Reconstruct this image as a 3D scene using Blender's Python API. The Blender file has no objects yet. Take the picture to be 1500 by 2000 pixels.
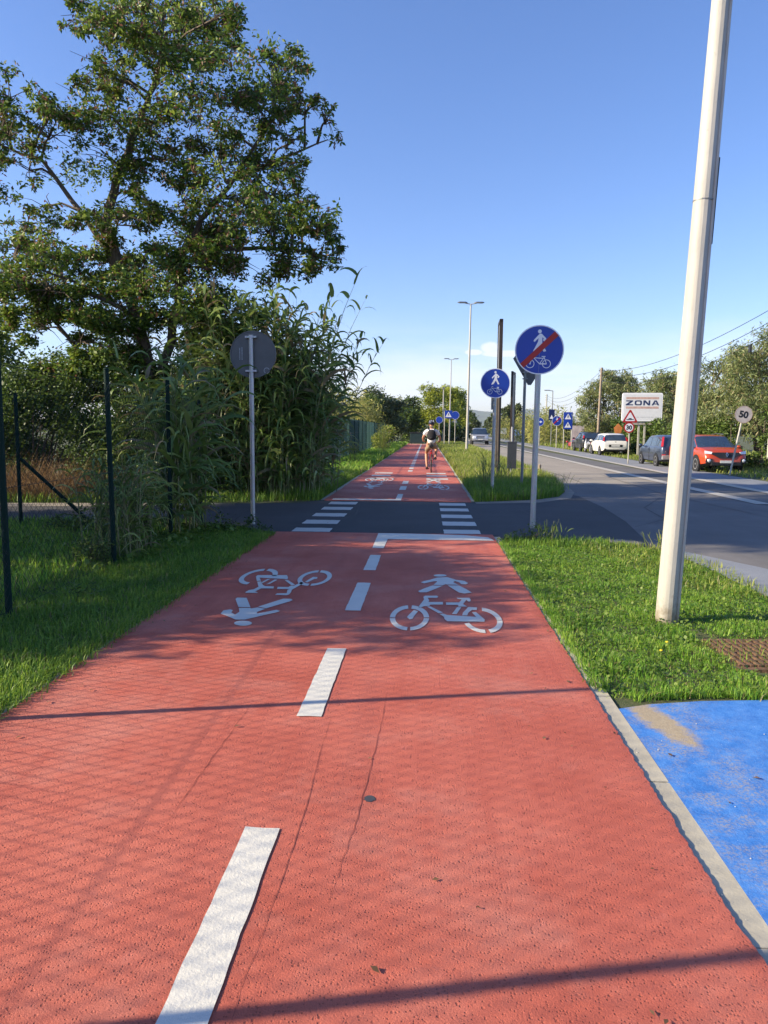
import bpy, bmesh, math, random
import numpy as np
from mathutils import Vector, Matrix, Quaternion
R_ = math.radians
sc = bpy.context.scene
COL = sc.collection
# ------------------------------------------------------------ camera
cam_d = bpy.data.cameras.new('camera'); cam = bpy.data.objects.new('camera', cam_d); COL.objects.link(cam)
cam_d.sensor_fit = 'VERTICAL'; cam_d.sensor_height = 24.0; cam_d.lens = 24.0*1450/2000
cam_d.clip_start = 0.05; cam_d.clip_end = 30000
_p, _t, _r = -0.1089354, 0.0567669, 0.007
_f = Vector((-math.sin(_t)*math.cos(_p), math.cos(_t)*math.cos(_p), math.sin(_p)))
_x = Vector((math.cos(_t), math.sin(_t), 0)); _u = _x.cross(_f)
_rr = _x*math.cos(_r)+_u*math.sin(_r); _uu = -_x*math.sin(_r)+_u*math.cos(_r)
M = Matrix((_rr, _uu, -_f)).transposed().to_4x4(); M.translation = Vector((0, 0, 1.45))
cam.matrix_world = M
sc.camera = cam
# ------------------------------------------------------------ light
SUN_EL = R_(24.5); SUN_AZ = R_(257.6)         # azimuth clockwise from +Y
sun_dir = Vector((math.sin(SUN_AZ)*math.cos(SUN_EL), math.cos(SUN_AZ)*math.cos(SUN_EL), math.sin(SUN_EL)))
sd = bpy.data.lights.new('sun', 'SUN'); sd.energy = 5.0; sd.angle = R_(0.53); sd.color = (1.0, 0.85, 0.62)
so = bpy.data.objects.new('sun', sd); COL.objects.link(so)
so.rotation_mode = 'QUATERNION'; so.rotation_quaternion = (-sun_dir).to_track_quat('-Z', 'Y'); so.location = sun_dir*50
w = bpy.data.worlds.new("World"); sc.world = w; w.use_nodes = True
nt = w.node_tree; nt.nodes.clear()
out = nt.nodes.new('ShaderNodeOutputWorld'); bg = nt.nodes.new('ShaderNodeBackground')
sky = nt.nodes.new('ShaderNodeTexSky'); sky.sky_type = 'NISHITA'; sky.sun_disc = False
sky.sun_elevation = SUN_EL; sky.sun_rotation = SUN_AZ
sky.air_density = 1.0; sky.dust_density = 0.3; sky.ozone_density = 2.5; sky.altitude = 0
bg.inputs['Strength'].default_value = 0.092
tc = nt.nodes.new('ShaderNodeTexCoord')
def wmath(op, a, b=None, c=None):
    n = nt.nodes.new('ShaderNodeMath'); n.operation = op
    for i, v in enumerate((a, b, c)):
        if v is None: continue
        if isinstance(v, (int, float)): n.inputs[i].default_value = v
        else: nt.links.new(v, n.inputs[i])
    return n.outputs[0]
def wmap(v, a, b, c=0., d=1.):
    n = nt.nodes.new('ShaderNodeMapRange'); nt.links.new(v, n.inputs[0]); n.interpolation_type = 'SMOOTHSTEP'
    for i, q in enumerate((a, b, c, d)): n.inputs[i+1].default_value = q
    return n.outputs[0]
sep = nt.nodes.new('ShaderNodeSeparateXYZ'); nt.links.new(tc.outputs['Generated'], sep.inputs[0])
mp = nt.nodes.new('ShaderNodeMapping'); mp.inputs['Scale'].default_value = (1, 1, 5.0); nt.links.new(tc.outputs['Generated'], mp.inputs[0])
nz = nt.nodes.new('ShaderNodeTexNoise'); nz.inputs['Scale'].default_value = 3.6; nz.inputs['Detail'].default_value = 7; nz.inputs['Roughness'].default_value = .6
nt.links.new(mp.outputs[0], nz.inputs[0])
# thin streaky cloud low over the horizon
band = wmath('MULTIPLY', wmap(sep.outputs[2], 0.0, 0.035), wmap(sep.outputs[2], 0.16, 0.05))
streak = wmath('MULTIPLY', wmap(nz.outputs[0], 0.36, 0.66), band)
streak = wmath('MULTIPLY', streak, 0.62)
# small cumulus low over the road
mp2 = nt.nodes.new('ShaderNodeMapping'); mp2.inputs['Scale'].default_value = (1, 1, 1.7); nt.links.new(tc.outputs['Generated'], mp2.inputs[0])
nz2 = nt.nodes.new('ShaderNodeTexNoise'); nz2.inputs['Scale'].default_value = 34.0; nz2.inputs['Detail'].default_value = 6; nt.links.new(mp2.outputs[0], nz2.inputs[0])
def blob(px_az, el, ra, re):
    x = wmath('MULTIPLY', wmath('SUBTRACT', sep.outputs[0], math.sin(px_az)), 1/ra)
    z = wmath('MULTIPLY', wmath('SUBTRACT', sep.outputs[2], math.sin(el)), 1/re)
    r2 = wmath('ADD', wmath('MULTIPLY', x, x), wmath('MULTIPLY', z, z))
    front = wmath('GREATER_THAN', sep.outputs[1], 0.)
    return wmath('MULTIPLY', wmap(r2, 1.0, 0.0), front)
b1 = blob(0.082, 0.109, 0.022, 0.011)
b2 = blob(0.100, 0.101, 0.045, 0.007)
b3 = blob(0.060, 0.103, 0.018, 0.006)
bb = wmath('MAXIMUM', b1, wmath('MAXIMUM', b2, b3))
cum = wmap(wmath('ADD', bb, wmath('MULTIPLY', wmath('SUBTRACT', nz2.outputs[0], .5), 1.3)), 0.35, 0.85)
cum = wmath('MULTIPLY', cum, wmap(bb, 0.0, 0.2))
cl = wmath('MAXIMUM', streak, wmath('MULTIPLY', cum, 0.72))
mixc = nt.nodes.new('ShaderNodeMix'); mixc.data_type = 'RGBA'
hs = nt.nodes.new('ShaderNodeHueSaturation'); hs.inputs['Saturation'].default_value = 1.12; hs.inputs['Value'].default_value = 1.0
tint = nt.nodes.new('ShaderNodeMix'); tint.data_type = 'RGBA'; tint.blend_type = 'MULTIPLY'; tint.inputs[0].default_value = 1; tint.inputs[7].default_value = (1.12, 1.07, 1.26, 1)
nt.links.new(sky.outputs[0], tint.inputs[6]); nt.links.new(tint.outputs[2], hs.inputs['Color'])
nt.links.new(cl, mixc.inputs[0]); nt.links.new(hs.outputs[0], mixc.inputs[6]); mixc.inputs[7].default_value = (6.2, 6.2, 6.7, 1)
nt.links.new(mixc.outputs[2], bg.inputs[0]); nt.links.new(bg.outputs[0], out.inputs[0])
sc.view_settings.view_transform = 'Standard'; sc.view_settings.look = 'None'; sc.view_settings.exposure = 1.06; sc.view_settings.gamma = 1
sc.view_settings.use_curve_mapping = False
sc.render.engine = 'CYCLES'; sc.cycles.max_bounces = 6; sc.cycles.transparent_max_bounces = 8; sc.cycles.diffuse_bounces = 3; sc.cycles.glossy_bounces = 3

# ------------------------------------------------------------ materials
def nodes(name):
    m = bpy.data.materials.new(name); m.use_nodes = True; t = m.node_tree
    return m, t, t.nodes['Principled BSDF']
def N(t, ty, **kw):
    n = t.nodes.new(ty)
    for k, v in kw.items():
        if k in n.inputs: n.inputs[k].default_value = v
        else: setattr(n, k, v)
    return n
def rgba(c): return (c[0], c[1], c[2], 1.0)
def pos(t): return t.nodes.new('ShaderNodeNewGeometry').outputs['Position']
def noise(t, scale, detail=4, rough=.55, vec=None):
    n = N(t, 'ShaderNodeTexNoise'); n.inputs['Scale'].default_value = scale; n.inputs['Detail'].default_value = detail; n.inputs['Roughness'].default_value = rough
    if vec is not None: t.links.new(vec, n.inputs['Vector'])
    return n.outputs['Fac']
def ramp(t, fac, stops, interp='LINEAR'):
    n = t.nodes.new('ShaderNodeValToRGB'); t.links.new(fac, n.inputs[0]); cr = n.color_ramp; cr.interpolation = interp
    while len(cr.elements) < len(stops): cr.elements.new(.5)
    for e, (p, c) in zip(cr.elements, stops):
        e.position = p; e.color = rgba(c) if not isinstance(c, (int, float)) else (c, c, c, 1)
    return n.outputs[0]
def mix(t, fac, a, b, mode='MIX'):
    n = t.nodes.new('ShaderNodeMix'); n.data_type = 'RGBA'; n.blend_type = mode
    for i, v in ((0, fac), (6, a), (7, b)):
        if isinstance(v, (int, float)): n.inputs[i].default_value = v if i == 0 else (v, v, v, 1)
        elif isinstance(v, tuple): n.inputs[i].default_value = rgba(v)
        else: t.links.new(v, n.inputs[i])
    return n.outputs[2]
def tmath(t, op, a, b=None):
    n = t.nodes.new('ShaderNodeMath'); n.operation = op
    for i, v in enumerate((a, b)):
        if v is None: continue
        if isinstance(v, (int, float)): n.inputs[i].default_value = v
        else: t.links.new(v, n.inputs[i])
    return n.outputs[0]
def bump(t, b, h, dist, strength=1.0):
    n = t.nodes.new('ShaderNodeBump'); n.inputs['Strength'].default_value = strength; n.inputs['Distance'].default_value = dist
    t.links.new(h, n.inputs['Height']); t.links.new(n.outputs[0], b.inputs['Normal'])
MATS = {}
def simple(name, c, rough=.5, metal=0., var=.12, scale=6., spec=.5, bmp=0.):
    if name in MATS: return MATS[name]
    m, t, b = nodes(name)
    f = noise(t, scale, 5, .6, pos(t))
    col = ramp(t, f, [(.3, tuple(x*(1-var) for x in c)), (.7, tuple(min(1, x*(1+var)) for x in c))])
    t.links.new(col, b.inputs['Base Color']); b.inputs['Roughness'].default_value = rough; b.inputs['Metallic'].default_value = metal
    b.inputs['Specular IOR Level'].default_value = spec
    if bmp: bump(t, b, noise(t, scale*12, 4, .6, pos(t)), bmp)
    MATS[name] = m; return m
def leaf(name, stops, scale=.5, trans=.3, rough=.5, extra=None):
    """foliage: colour varies in patches and from leaf to leaf; light passes through the leaf"""
    m, t, b = nodes(name); g = t.nodes.new('ShaderNodeNewGeometry')
    f = noise(t, scale, 3, .6, g.outputs['Position'])
    f2 = tmath(t, 'ADD', tmath(t, 'MULTIPLY', f, .7), tmath(t, 'MULTIPLY', g.outputs['Random Per Island'], .5))
    f2 = tmath(t, 'SUBTRACT', f2, .1)
    col = ramp(t, f2, stops)
    if extra:
        prob, ce = extra
        k = tmath(t, 'GREATER_THAN', tmath(t, 'FRACT', tmath(t, 'MULTIPLY', g.outputs['Random Per Island'], 37.17)), 1-prob)
        col = mix(t, k, col, ce)
    t.links.new(col, b.inputs['Base Color']); b.inputs['Roughness'].default_value = rough; b.inputs['Specular IOR Level'].default_value = .35
    tr = t.nodes.new('ShaderNodeBsdfTranslucent'); hs = N(t, 'ShaderNodeHueSaturation'); hs.inputs['Value'].default_value = 1.5; hs.inputs['Hue'].default_value = .485
    t.links.new(col, hs.inputs['Color']); t.links.new(hs.outputs[0], tr.inputs[0])
    mx = t.nodes.new('ShaderNodeMixShader'); mx.inputs[0].default_value = trans
    t.links.new(b.outputs[0], mx.inputs[1]); t.links.new(tr.outputs[0], mx.inputs[2]); t.links.new(mx.outputs[0], t.nodes['Material Output'].inputs[0])
    return m

def red_paint():
    m, t, b = nodes('red_cycle_path_paint'); P = pos(t)
    base = ramp(t, noise(t, 1.1, 5, .6, P), [(.3, (.45, .10, .062)), (.5, (.53, .133, .088)), (.72, (.62, .185, .125))])
    mpn = t.nodes.new('ShaderNodeMapping'); mpn.inputs['Scale'].default_value = (9, .55, 1); t.links.new(P, mpn.inputs[0])
    base = mix(t, ramp(t, noise(t, 1., 4, .6, mpn.outputs[0]), [(.48, 0.), (.74, .4)]), base, (.40, .08, .055))
    base = mix(t, ramp(t, noise(t, .7, 6, .7, P), [(.50, 0.), (.70, .6)]), base, (.58, .26, .20))
    mpq = t.nodes.new('ShaderNodeMapping'); mpq.inputs['Scale'].default_value = (3.2, .18, 1); t.links.new(P, mpq.inputs[0])
    base = mix(t, ramp(t, noise(t, 1., 5, .7, mpq.outputs[0]), [(.52, 0.), (.70, .28)]), base, (.38, .13, .10))
    # small pits and worn specks where the asphalt shows
    v = N(t, 'ShaderNodeTexVoronoi'); v.inputs['Scale'].default_value = 105.; t.links.new(P, v.inputs['Vector'])
    v2 = N(t, 'ShaderNodeTexVoronoi'); v2.inputs['Scale'].default_value = 62.; t.links.new(P, v2.inputs['Vector'])
    cs = t.nodes.new('ShaderNodeSeparateColor'); t.links.new(v.outputs['Color'], cs.inputs[0]); cs2 = t.nodes.new('ShaderNodeSeparateColor'); t.links.new(v2.outputs['Color'], cs2.inputs[0])
    hole = mix(t, 1., ramp(t, v.outputs['Distance'], [(.14, 1.), (.36, 0.)]), ramp(t, cs.outputs[0], [(.45, 0.), (.6, 1.)]), 'MULTIPLY')
    hole2 = mix(t, 1., ramp(t, v2.outputs['Distance'], [(.12, 1.), (.34, 0.)]), ramp(t, cs2.outputs[0], [(.74, 0.), (.8, 1.)]), 'MULTIPLY')
    holes = mix(t, 1., hole, hole2, 'LIGHTEN')
    base = mix(t, mix(t, 1., holes, ramp(t, noise(t, 2.3, 5, .75, P), [(.38, .10), (.66, .8)]), 'MULTIPLY'), base, (.20, .045, .028))
    sp = noise(t, 95, 3, .7, P); pit = ramp(t, sp, [(.66, 0.), (.72, .75)])
    big = ramp(t, noise(t, 2.2, 3, .6, P), [(.45, 0.25), (.7, 1.)])
    base = mix(t, mix(t, 1., pit, big, 'MULTIPLY'), base, (.11, .055, .05))
    base = mix(t, ramp(t, noise(t, 7, 6, .75, P), [(.60, 0.), (.75, .35)]), base, (.68, .25, .20))
    t.links.new(base, b.inputs['Base Color']); b.inputs['Roughness'].default_value = .7; b.inputs['Specular IOR Level'].default_value = .3
    h = tmath(t, 'ADD', tmath(t, 'MULTIPLY', holes, -1.0), tmath(t, 'MULTIPLY', noise(t, 170, 4, .8, P), 1.5))
    h = tmath(t, 'ADD', h, tmath(t, 'MULTIPLY', noise(t, 45, 3, .6, P), .35))
    bump(t, b, h, .0038, .95)
    return m
def white_paint(name='white_road_paint', c=(.68, .66, .58), wear=.4):
    m, t, b = nodes(name); P = pos(t)
    base = ramp(t, noise(t, 5, 5, .6, P), [(.3, tuple(x*.88 for x in c)), (.7, c)])
    base = mix(t, ramp(t, noise(t, 110, 4, .7, P), [(.62, 0.), (.72, wear)]), base, (.25, .20, .18))
    t.links.new(base, b.inputs['Base Color']); b.inputs['Roughness'].default_value = .6
    bump(t, b, noise(t, 75, 5, .65, P), .0035, .8); return m
def asphalt(name, c, var=.25, rough=.85):
    m, t, b = nodes(name); P = pos(t)
    base = ramp(t, noise(t, .8, 6, .62, P), [(.3, tuple(x*(1-var) for x in c)), (.7, tuple(x*(1+var) for x in c))])
    g = noise(t, 120, 3, .8, P)
    base = mix(t, ramp(t, g, [(.55, 0.), (.75, .5)]), base, tuple(min(1, x*2.6) for x in c))
    base = mix(t, ramp(t, g, [(.28, .6), (.42, 0.)]), base, tuple(x*.35 for x in c))
    mpn = t.nodes.new('ShaderNodeMapping'); mpn.inputs['Scale'].default_value = (1.3, .06, 1); t.links.new(P, mpn.inputs[0])
    base = mix(t, ramp(t, noise(t, 1., 4, .6, mpn.outputs[0]), [(.45, 0.), (.7, .35)]), base, tuple(x*.7 for x in c))
    t.links.new(base, b.inputs['Base Color']); b.inputs['Roughness'].default_value = rough
    bump(t, b, noise(t, 90, 5, .7, P), .004, .7); return m
def blue_paint():
    m, t, b = nodes('blue_pavement_paint'); P = pos(t)
    base = ramp(t, noise(t, 9., 7, .8, P), [(.3, (.028, .14, .45)), (.5, (.06, .21, .57)), (.72, (.11, .29, .65))])
    # grit showing through, strongest close to the kerb line at x = 1.03
    s = t.nodes.new('ShaderNodeSeparateXYZ'); t.links.new(P, s.inputs[0])
    dx = tmath(t, 'SUBTRACT', s.outputs[0], 1.22)
    nearw = ramp(t, tmath(t, 'ABSOLUTE', dx), [(0., 1.), (.12, .9), (.26, .30), (.5, .04)])
    patch = ramp(t, noise(t, 5.5, 5, .7, P), [(.42, 0.), (.58, 1.)])
    grit = mix(t, 1., ramp(t, noise(t, 80, 3, .8, P), [(.42, 0.), (.60, .75)]), mix(t, 1., nearw, patch, 'MULTIPLY'), 'MULTIPLY')
    base = mix(t, grit, base, (.34, .31, .27))
    base = mix(t, ramp(t, noise(t, 140, 2, .5, P), [(.74, 0.), (.78, .8)]), base, (.55, .6, .7))
    # sandy deposit by the grass
    ddx = tmath(t, 'MULTIPLY', tmath(t, 'SUBTRACT', s.outputs[0], tmath(t, 'ADD', 1.20, tmath(t, 'MULTIPLY', tmath(t, 'SUBTRACT', 3.6, s.outputs[1]), .22))), 1/.105)
    ddy = tmath(t, 'MULTIPLY', tmath(t, 'SUBTRACT', s.outputs[1], 3.66), 1/.36)
    r2 = tmath(t, 'ADD', tmath(t, 'MULTIPLY', ddx, ddx), tmath(t, 'MULTIPLY', ddy, ddy))
    r2 = tmath(t, 'ADD', r2, tmath(t, 'MULTIPLY', tmath(t, 'SUBTRACT', noise(t, 16, 6, .8, P), .5), 2.2))
    sand = ramp(t, r2, [(.35, 1.), (1., 0.)])
    base = mix(t, sand, base, mix(t, noise(t, 50, 4, .7, P), (.27, .22, .15), (.46, .39, .28)))
    t.links.new(base, b.inputs['Base Color']); b.inputs['Roughness'].default_value = .85; b.inputs['Specular IOR Level'].default_value = .12
    v = noise(t, 85, 5, .7, P)
    bump(t, b, tmath(t, 'ADD', v, tmath(t, 'MULTIPLY', noise(t, 10, 3, .5, P), .8)), .0035, .9); return m
def ground_mat():
    m, t, b = nodes('verge_soil'); P = pos(t)
    base = ramp(t, noise(t, 1.4, 6, .65, P), [(.3, (.035, .05, .014)), (.5, (.055, .08, .02)), (.7, (.12, .10, .05))])
    base = mix(t, ramp(t, noise(t, 60, 4, .7, P), [(.45, 0.), (.65, .6)]), base, (.14, .12, .075))
    t.links.new(base, b.inputs['Base Color']); b.inputs['Roughness'].default_value = .95
    bump(t, b, noise(t, 40, 6, .7, P), .02, .8); return m
def concrete(name, c, sc_=3.):
    m, t, b = nodes(name); P = pos(t)
    base = ramp(t, noise(t, sc_, 6, .65, P), [(.3, tuple(x*.8 for x in c)), (.7, tuple(x*1.12 for x in c))])
    base = mix(t, ramp(t, noise(t, 90, 4, .7, P), [(.6, 0.), (.75, .4)]), base, tuple(x*.5 for x in c))
    t.links.new(base, b.inputs['Base Color']); b.inputs['Roughness'].default_value = .85
    bump(t, b, noise(t, 70, 5, .65, P), .003, .7); return m
def galv(name='galvanised_steel', c=(.42, .43, .44), metal=.55, rough=.45):
    m, t, b = nodes(name); P = pos(t)
    mpn = t.nodes.new('ShaderNodeMapping'); mpn.inputs['Scale'].default_value = (8, 8, .8); t.links.new(P, mpn.inputs[0])
    base = ramp(t, noise(t, 2.5, 6, .65, mpn.outputs[0]), [(.3, tuple(x*.75 for x in c)), (.7, tuple(min(1, x*1.2) for x in c))])
    v = N(t, 'ShaderNodeTexVoronoi'); v.inputs['Scale'].default_value = 60.; t.links.new(P, v.inputs['Vector'])
    base = mix(t, .18, base, v.outputs['Color'], 'SOFT_LIGHT')
    t.links.new(base, b.inputs['Base Color']); b.inputs['Roughness'].default_value = rough; b.inputs['Metallic'].default_value = metal; return m
def bark(name='bark', c=(.13, .10, .075)):
    m, t, b = nodes(name); P = pos(t)
    mpn = t.nodes.new('ShaderNodeMapping'); mpn.inputs['Scale'].default_value = (6, 6, 1.2); t.links.new(P, mpn.inputs[0])
    f = noise(t, 5, 6, .7, mpn.outputs[0])
    t.links.new(ramp(t, f, [(.35, tuple(x*.45 for x in c)), (.65, tuple(x*1.35 for x in c))]), b.inputs['Base Color'])
    b.inputs['Roughness'].default_value = .9; bump(t, b, f, .02, .9); return m
def car_paint(name, c, metal=0.):
    m, t, b = nodes(name)
    t.links.new(ramp(t, noise(t, 1.7, 4, .6, pos(t)), [(.3, tuple(x*.9 for x in c)), (.7, c)]), b.inputs['Base Color'])
    b.inputs['Roughness'].default_value = .32; b.inputs['Metallic'].default_value = metal; b.inputs['Coat Weight'].default_value = .6; b.inputs['Coat Roughness'].default_value = .08; return m
def glass(name='car_glass', c=(.03, .05, .085)):
    m, t, b = nodes(name)
    t.links.new(ramp(t, noise(t, 3, 3, .5, pos(t)), [(.3, tuple(x*.7 for x in c)), (.7, c)]), b.inputs['Base Color'])
    b.inputs['Roughness'].default_value = .06; b.inputs['IOR'].default_value = 1.9; return m

def post_coat():
    m, t, b = nodes('pale_lamp_post_coating'); P = pos(t); c = (.43, .42, .375)
    base = ramp(t, noise(t, 1.6, 6, .65, P), [(.3, tuple(x*.85 for x in c)), (.7, tuple(x*1.08 for x in c))])
    mpn = t.nodes.new('ShaderNodeMapping'); mpn.inputs['Scale'].default_value = (22, 22, .7); t.links.new(P, mpn.inputs[0])
    base = mix(t, ramp(t, noise(t, 1., 5, .7, mpn.outputs[0]), [(.48, 0.), (.70, .45)]), base, (.28, .26, .21))
    base = mix(t, ramp(t, noise(t, 45, 4, .7, P), [(.62, 0.), (.74, .5)]), base, (.22, .19, .14))
    s = t.nodes.new('ShaderNodeSeparateXYZ'); t.links.new(P, s.inputs[0])
    sp = tmath(t, 'ADD', s.outputs[2], tmath(t, 'MULTIPLY', tmath(t, 'SUBTRACT', noise(t, 18, 5, .7, P), .5), .5))
    base = mix(t, ramp(t, sp, [(.02, .75), (.22, 0.)]), base, (.17, .13, .08))
    t.links.new(base, b.inputs['Base Color']); b.inputs['Roughness'].default_value = .6
    bump(t, b, noise(t, 30, 5, .6, P), .003, .6); return m
RED = red_paint(); WHITE = white_paint(); WORN = white_paint('worn_crossing_paint', (.58, .57, .52), .85); BLUEP = blue_paint(); SOIL = ground_mat()
ASPH_SIDE = asphalt('side_road_asphalt', (.045, .046, .050)); ASPH_MAIN = asphalt('main_road_asphalt', (.275, .245, .20), .16)
ASPH_SHADE = asphalt('shade_darkened_asphalt', (.135, .128, .122), .22); ASPH_DARK = asphalt('dark_lane_asphalt', (.12, .118, .115)); PAVE = asphalt('grey_pavement', (.20, .215, .24), .15)  # the junction asphalt has tree shade mixed into its colour
LINE = white_paint('worn_line_paint', (.47, .44, .37), .55)
KERB = concrete('kerb_concrete', (.46, .42, .32)); DIRTY = concrete('dusty_edge', (.25, .22, .18))
GALV = galv(); GALVD = galv('weathered_steel', (.22, .23, .235), .4, .55); ALU = simple('sign_back_grey', (.10, .105, .11), .5, .3)
POLEW = post_coat(); BARK = bark(); WOODP = bark('weathered_pole_wood', (.30, .24, .18))
SBLUE = simple('sign_blue', (.006, .045, .36), .35, 0, .06, 2.); SWHITE = simple('sign_white', (.78, .79, .82), .4, 0, .04)
SRED = simple('sign_red', (.40, .012, .012), .4, 0, .06); BLACK = simple('black_plastic', (.015, .015, .016), .5)
DKRED = simple('dark_red_crack', (.27, .065, .045), .8); TYRE = simple('tyre_rubber', (.02, .02, .021), .85); RIM = simple('alloy_rim', (.5, .5, .52), .35, .7)
GREENP = simple('dark_green_post_coating', (.003, .020, .016), .8, 0, .1, 6., .2); GREENM = simple('green_wire_coating', (.004, .016, .013), .7)
GREENW = simple('green_panel_coating', (.05, .125, .105), .6)
TOTEM = simple('dark_brown_frame', (.035, .028, .025), .6, .2, .3); RUST = simple('rusty_grate', (.15, .09, .055), .9, .1, .5, 26., .3, .004)
# ------------------------------------------------------------ mesh helpers
def empty(name, loc, label, cat, group=None, rz=0.):
    o = bpy.data.objects.new(name, None); COL.objects.link(o); o.location = loc; o.rotation_euler = (0, 0, rz); o.empty_display_size = .2
    o['label'] = label; o['category'] = cat
    if group: o['group'] = group
    return o
def tag(o, label=None, cat=None, group=None, kind=None):
    if label: o['label'] = label
    if cat: o['category'] = cat
    if group: o['group'] = group
    if kind: o['kind'] = kind
    return o
class MB:
    def __init__(s): s.v = []; s.f = []
    def add(s, vs, fs):
        k = len(s.v); s.v += [tuple(v) for v in vs]; s.f += [tuple(i+k for i in f) for f in fs]; return s
    def box(s, x0, x1, y0, y1, z0, z1):
        return s.add([(x0,y0,z0),(x1,y0,z0),(x1,y1,z0),(x0,y1,z0),(x0,y0,z1),(x1,y0,z1),(x1,y1,z1),(x0,y1,z1)],
              [(0,3,2,1),(4,5,6,7),(0,1,5,4),(1,2,6,5),(2,3,7,6),(3,0,4,7)])
    def tube(s, pts, radii, n=8, cap=True):
        pts = [Vector(p) for p in pts]
        if isinstance(radii, (int, float)): radii = [radii]*len(pts)
        rings = []; prev = None
        for i, p in enumerate(pts):
            d = (pts[min(i+1, len(pts)-1)]-pts[max(i-1, 0)]); d = d.normalized() if d.length > 1e-9 else Vector((0,0,1))
            if prev is None:
                a = Vector((1,0,0)) if abs(d.x) < .9 else Vector((0,1,0)); prev = d.cross(a).normalized()
            u = (prev-d*prev.dot(d)).normalized(); prev = u; v = d.cross(u)
            rings.append([p+(u*math.cos(2*math.pi*k/n)+v*math.sin(2*math.pi*k/n))*radii[i] for k in range(n)])
        vs = [q for r in rings for q in r]; fs = []
        for i in range(len(pts)-1):
            for k in range(n): fs.append((i*n+k, i*n+(k+1) % n, (i+1)*n+(k+1) % n, (i+1)*n+k))
        if cap: fs.append(tuple(range(n-1, -1, -1))); fs.append(tuple((len(pts)-1)*n+k for k in range(n)))
        return s.add(vs, fs)
    def prism(s, poly, a, b, plane='xy'):
        """polygon extruded from a to b. plane xy: along z, xz: along y (poly is x,z), yz: along x"""
        def P(q, h): return (q[0], q[1], h) if plane == 'xy' else ((q[0], h, q[1]) if plane == 'xz' else (h, q[0], q[1]))
        n = len(poly); vs = [P(q, a) for q in poly]+[P(q, b) for q in poly]
        fs = [tuple(range(n)), tuple(range(2*n-1, n-1, -1))]+[(i, n+i, n+(i+1) % n, (i+1) % n) for i in range(n)]
        return s.add(vs, fs)
    def ring(s, c, r0, r1, a, b, n=32, plane='xz'):
        for k in range(n):
            t0, t1 = 2*math.pi*k/n, 2*math.pi*(k+1)/n
            s.prism([(c[0]+r0*math.cos(t0), c[1]+r0*math.sin(t0)), (c[0]+r1*math.cos(t0), c[1]+r1*math.sin(t0)), (c[0]+r1*math.cos(t1), c[1]+r1*math.sin(t1)), (c[0]+r0*math.cos(t1), c[1]+r0*math.sin(t1))], a, b, plane)
        return s
    def torus(s, c, R, r, axis='x', n=24, m=8, arc=(0, 2*math.pi)):
        pts = []
        for k in range(n+1):
            a = arc[0]+(arc[1]-arc[0])*k/n; ca, sa = math.cos(a)*R, math.sin(a)*R
            pts.append((c[0], c[1]+ca, c[2]+sa) if axis == 'x' else ((c[0]+ca, c[1], c[2]+sa) if axis == 'y' else (c[0]+ca, c[1]+sa, c[2])))
        return s.tube(pts, r, m, cap=False)
    def disc(s, c, r, a, b, n=32, plane='xz'):
        return s.prism([(c[0]+r*math.cos(2*math.pi*k/n), c[1]+r*math.sin(2*math.pi*k/n)) for k in range(n)], a, b, plane)
    def ball(s, c, rx, ry=None, rz=None, n=12, m=8):
        ry = ry or rx; rz = rz or rx; vs = [(c[0], c[1], c[2]+rz)]; fs = []
        for i in range(1, m):
            a = math.pi*i/m
            for k in range(n): vs.append((c[0]+rx*math.sin(a)*math.cos(2*math.pi*k/n), c[1]+ry*math.sin(a)*math.sin(2*math.pi*k/n), c[2]+rz*math.cos(a)))
        vs.append((c[0], c[1], c[2]-rz)); L = len(vs)-1
        for k in range(n):
            fs.append((0, 1+k, 1+(k+1) % n)); fs.append((L, L-n+(k+1) % n, L-n+k))
            for i in range(m-2): fs.append((1+i*n+k, 1+(i+1)*n+k, 1+(i+1)*n+(k+1) % n, 1+i*n+(k+1) % n))
        return s.add(vs, fs)
    def build(s, name, mat, parent=None, smooth=False, bevel=0., fix=True):
        me = bpy.data.meshes.new(name); me.from_pydata(s.v, [], s.f)
        if fix:
            bm = bmesh.new(); bm.from_mesh(me); bmesh.ops.recalc_face_normals(bm, faces=bm.faces)
            if bevel: bmesh.ops.bevel(bm, geom=[e for e in bm.edges if len(e.link_faces) == 2 and e.calc_face_angle(0) > .6], offset=bevel, segments=2, affect='EDGES', profile=.6)
            bm.to_mesh(me); bm.free()
        if smooth:
            me.shade_smooth()
            try: me.set_sharp_from_angle(angle=R_(38))
            except Exception: pass
        me.materials.append(mat)
        o = bpy.data.objects.new(name, me); COL.objects.link(o)
        if parent: o.parent = parent
        return o
def fast_mesh(name, V, F3=None, F4=None, mat=None, parent=None, smooth=False):
    me = bpy.data.meshes.new(name); V = np.asarray(V, np.float32)
    me.vertices.add(len(V)); me.vertices.foreach_set('co', V.ravel())
    parts = []; starts = []; k = 0
    for F, w_ in ((F4, 4), (F3, 3)):
        if F is None or len(F) == 0: continue
        F = np.asarray(F, np.int32); parts.append(F.ravel()); starts.append(k+np.arange(len(F))*w_); k += len(F)*w_
    me.loops.add(k); me.loops.foreach_set('vertex_index', np.concatenate(parts))
    st = np.concatenate(starts).astype(np.int32); me.polygons.add(len(st)); me.polygons.foreach_set('loop_start', st)
    if smooth: me.polygons.foreach_set('use_smooth', np.ones(len(st), bool))
    me.update(calc_edges=True)
    me.materials.append(mat); o = bpy.data.objects.new(name, me); COL.objects.link(o)
    if parent: o.parent = parent
    return o
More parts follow.
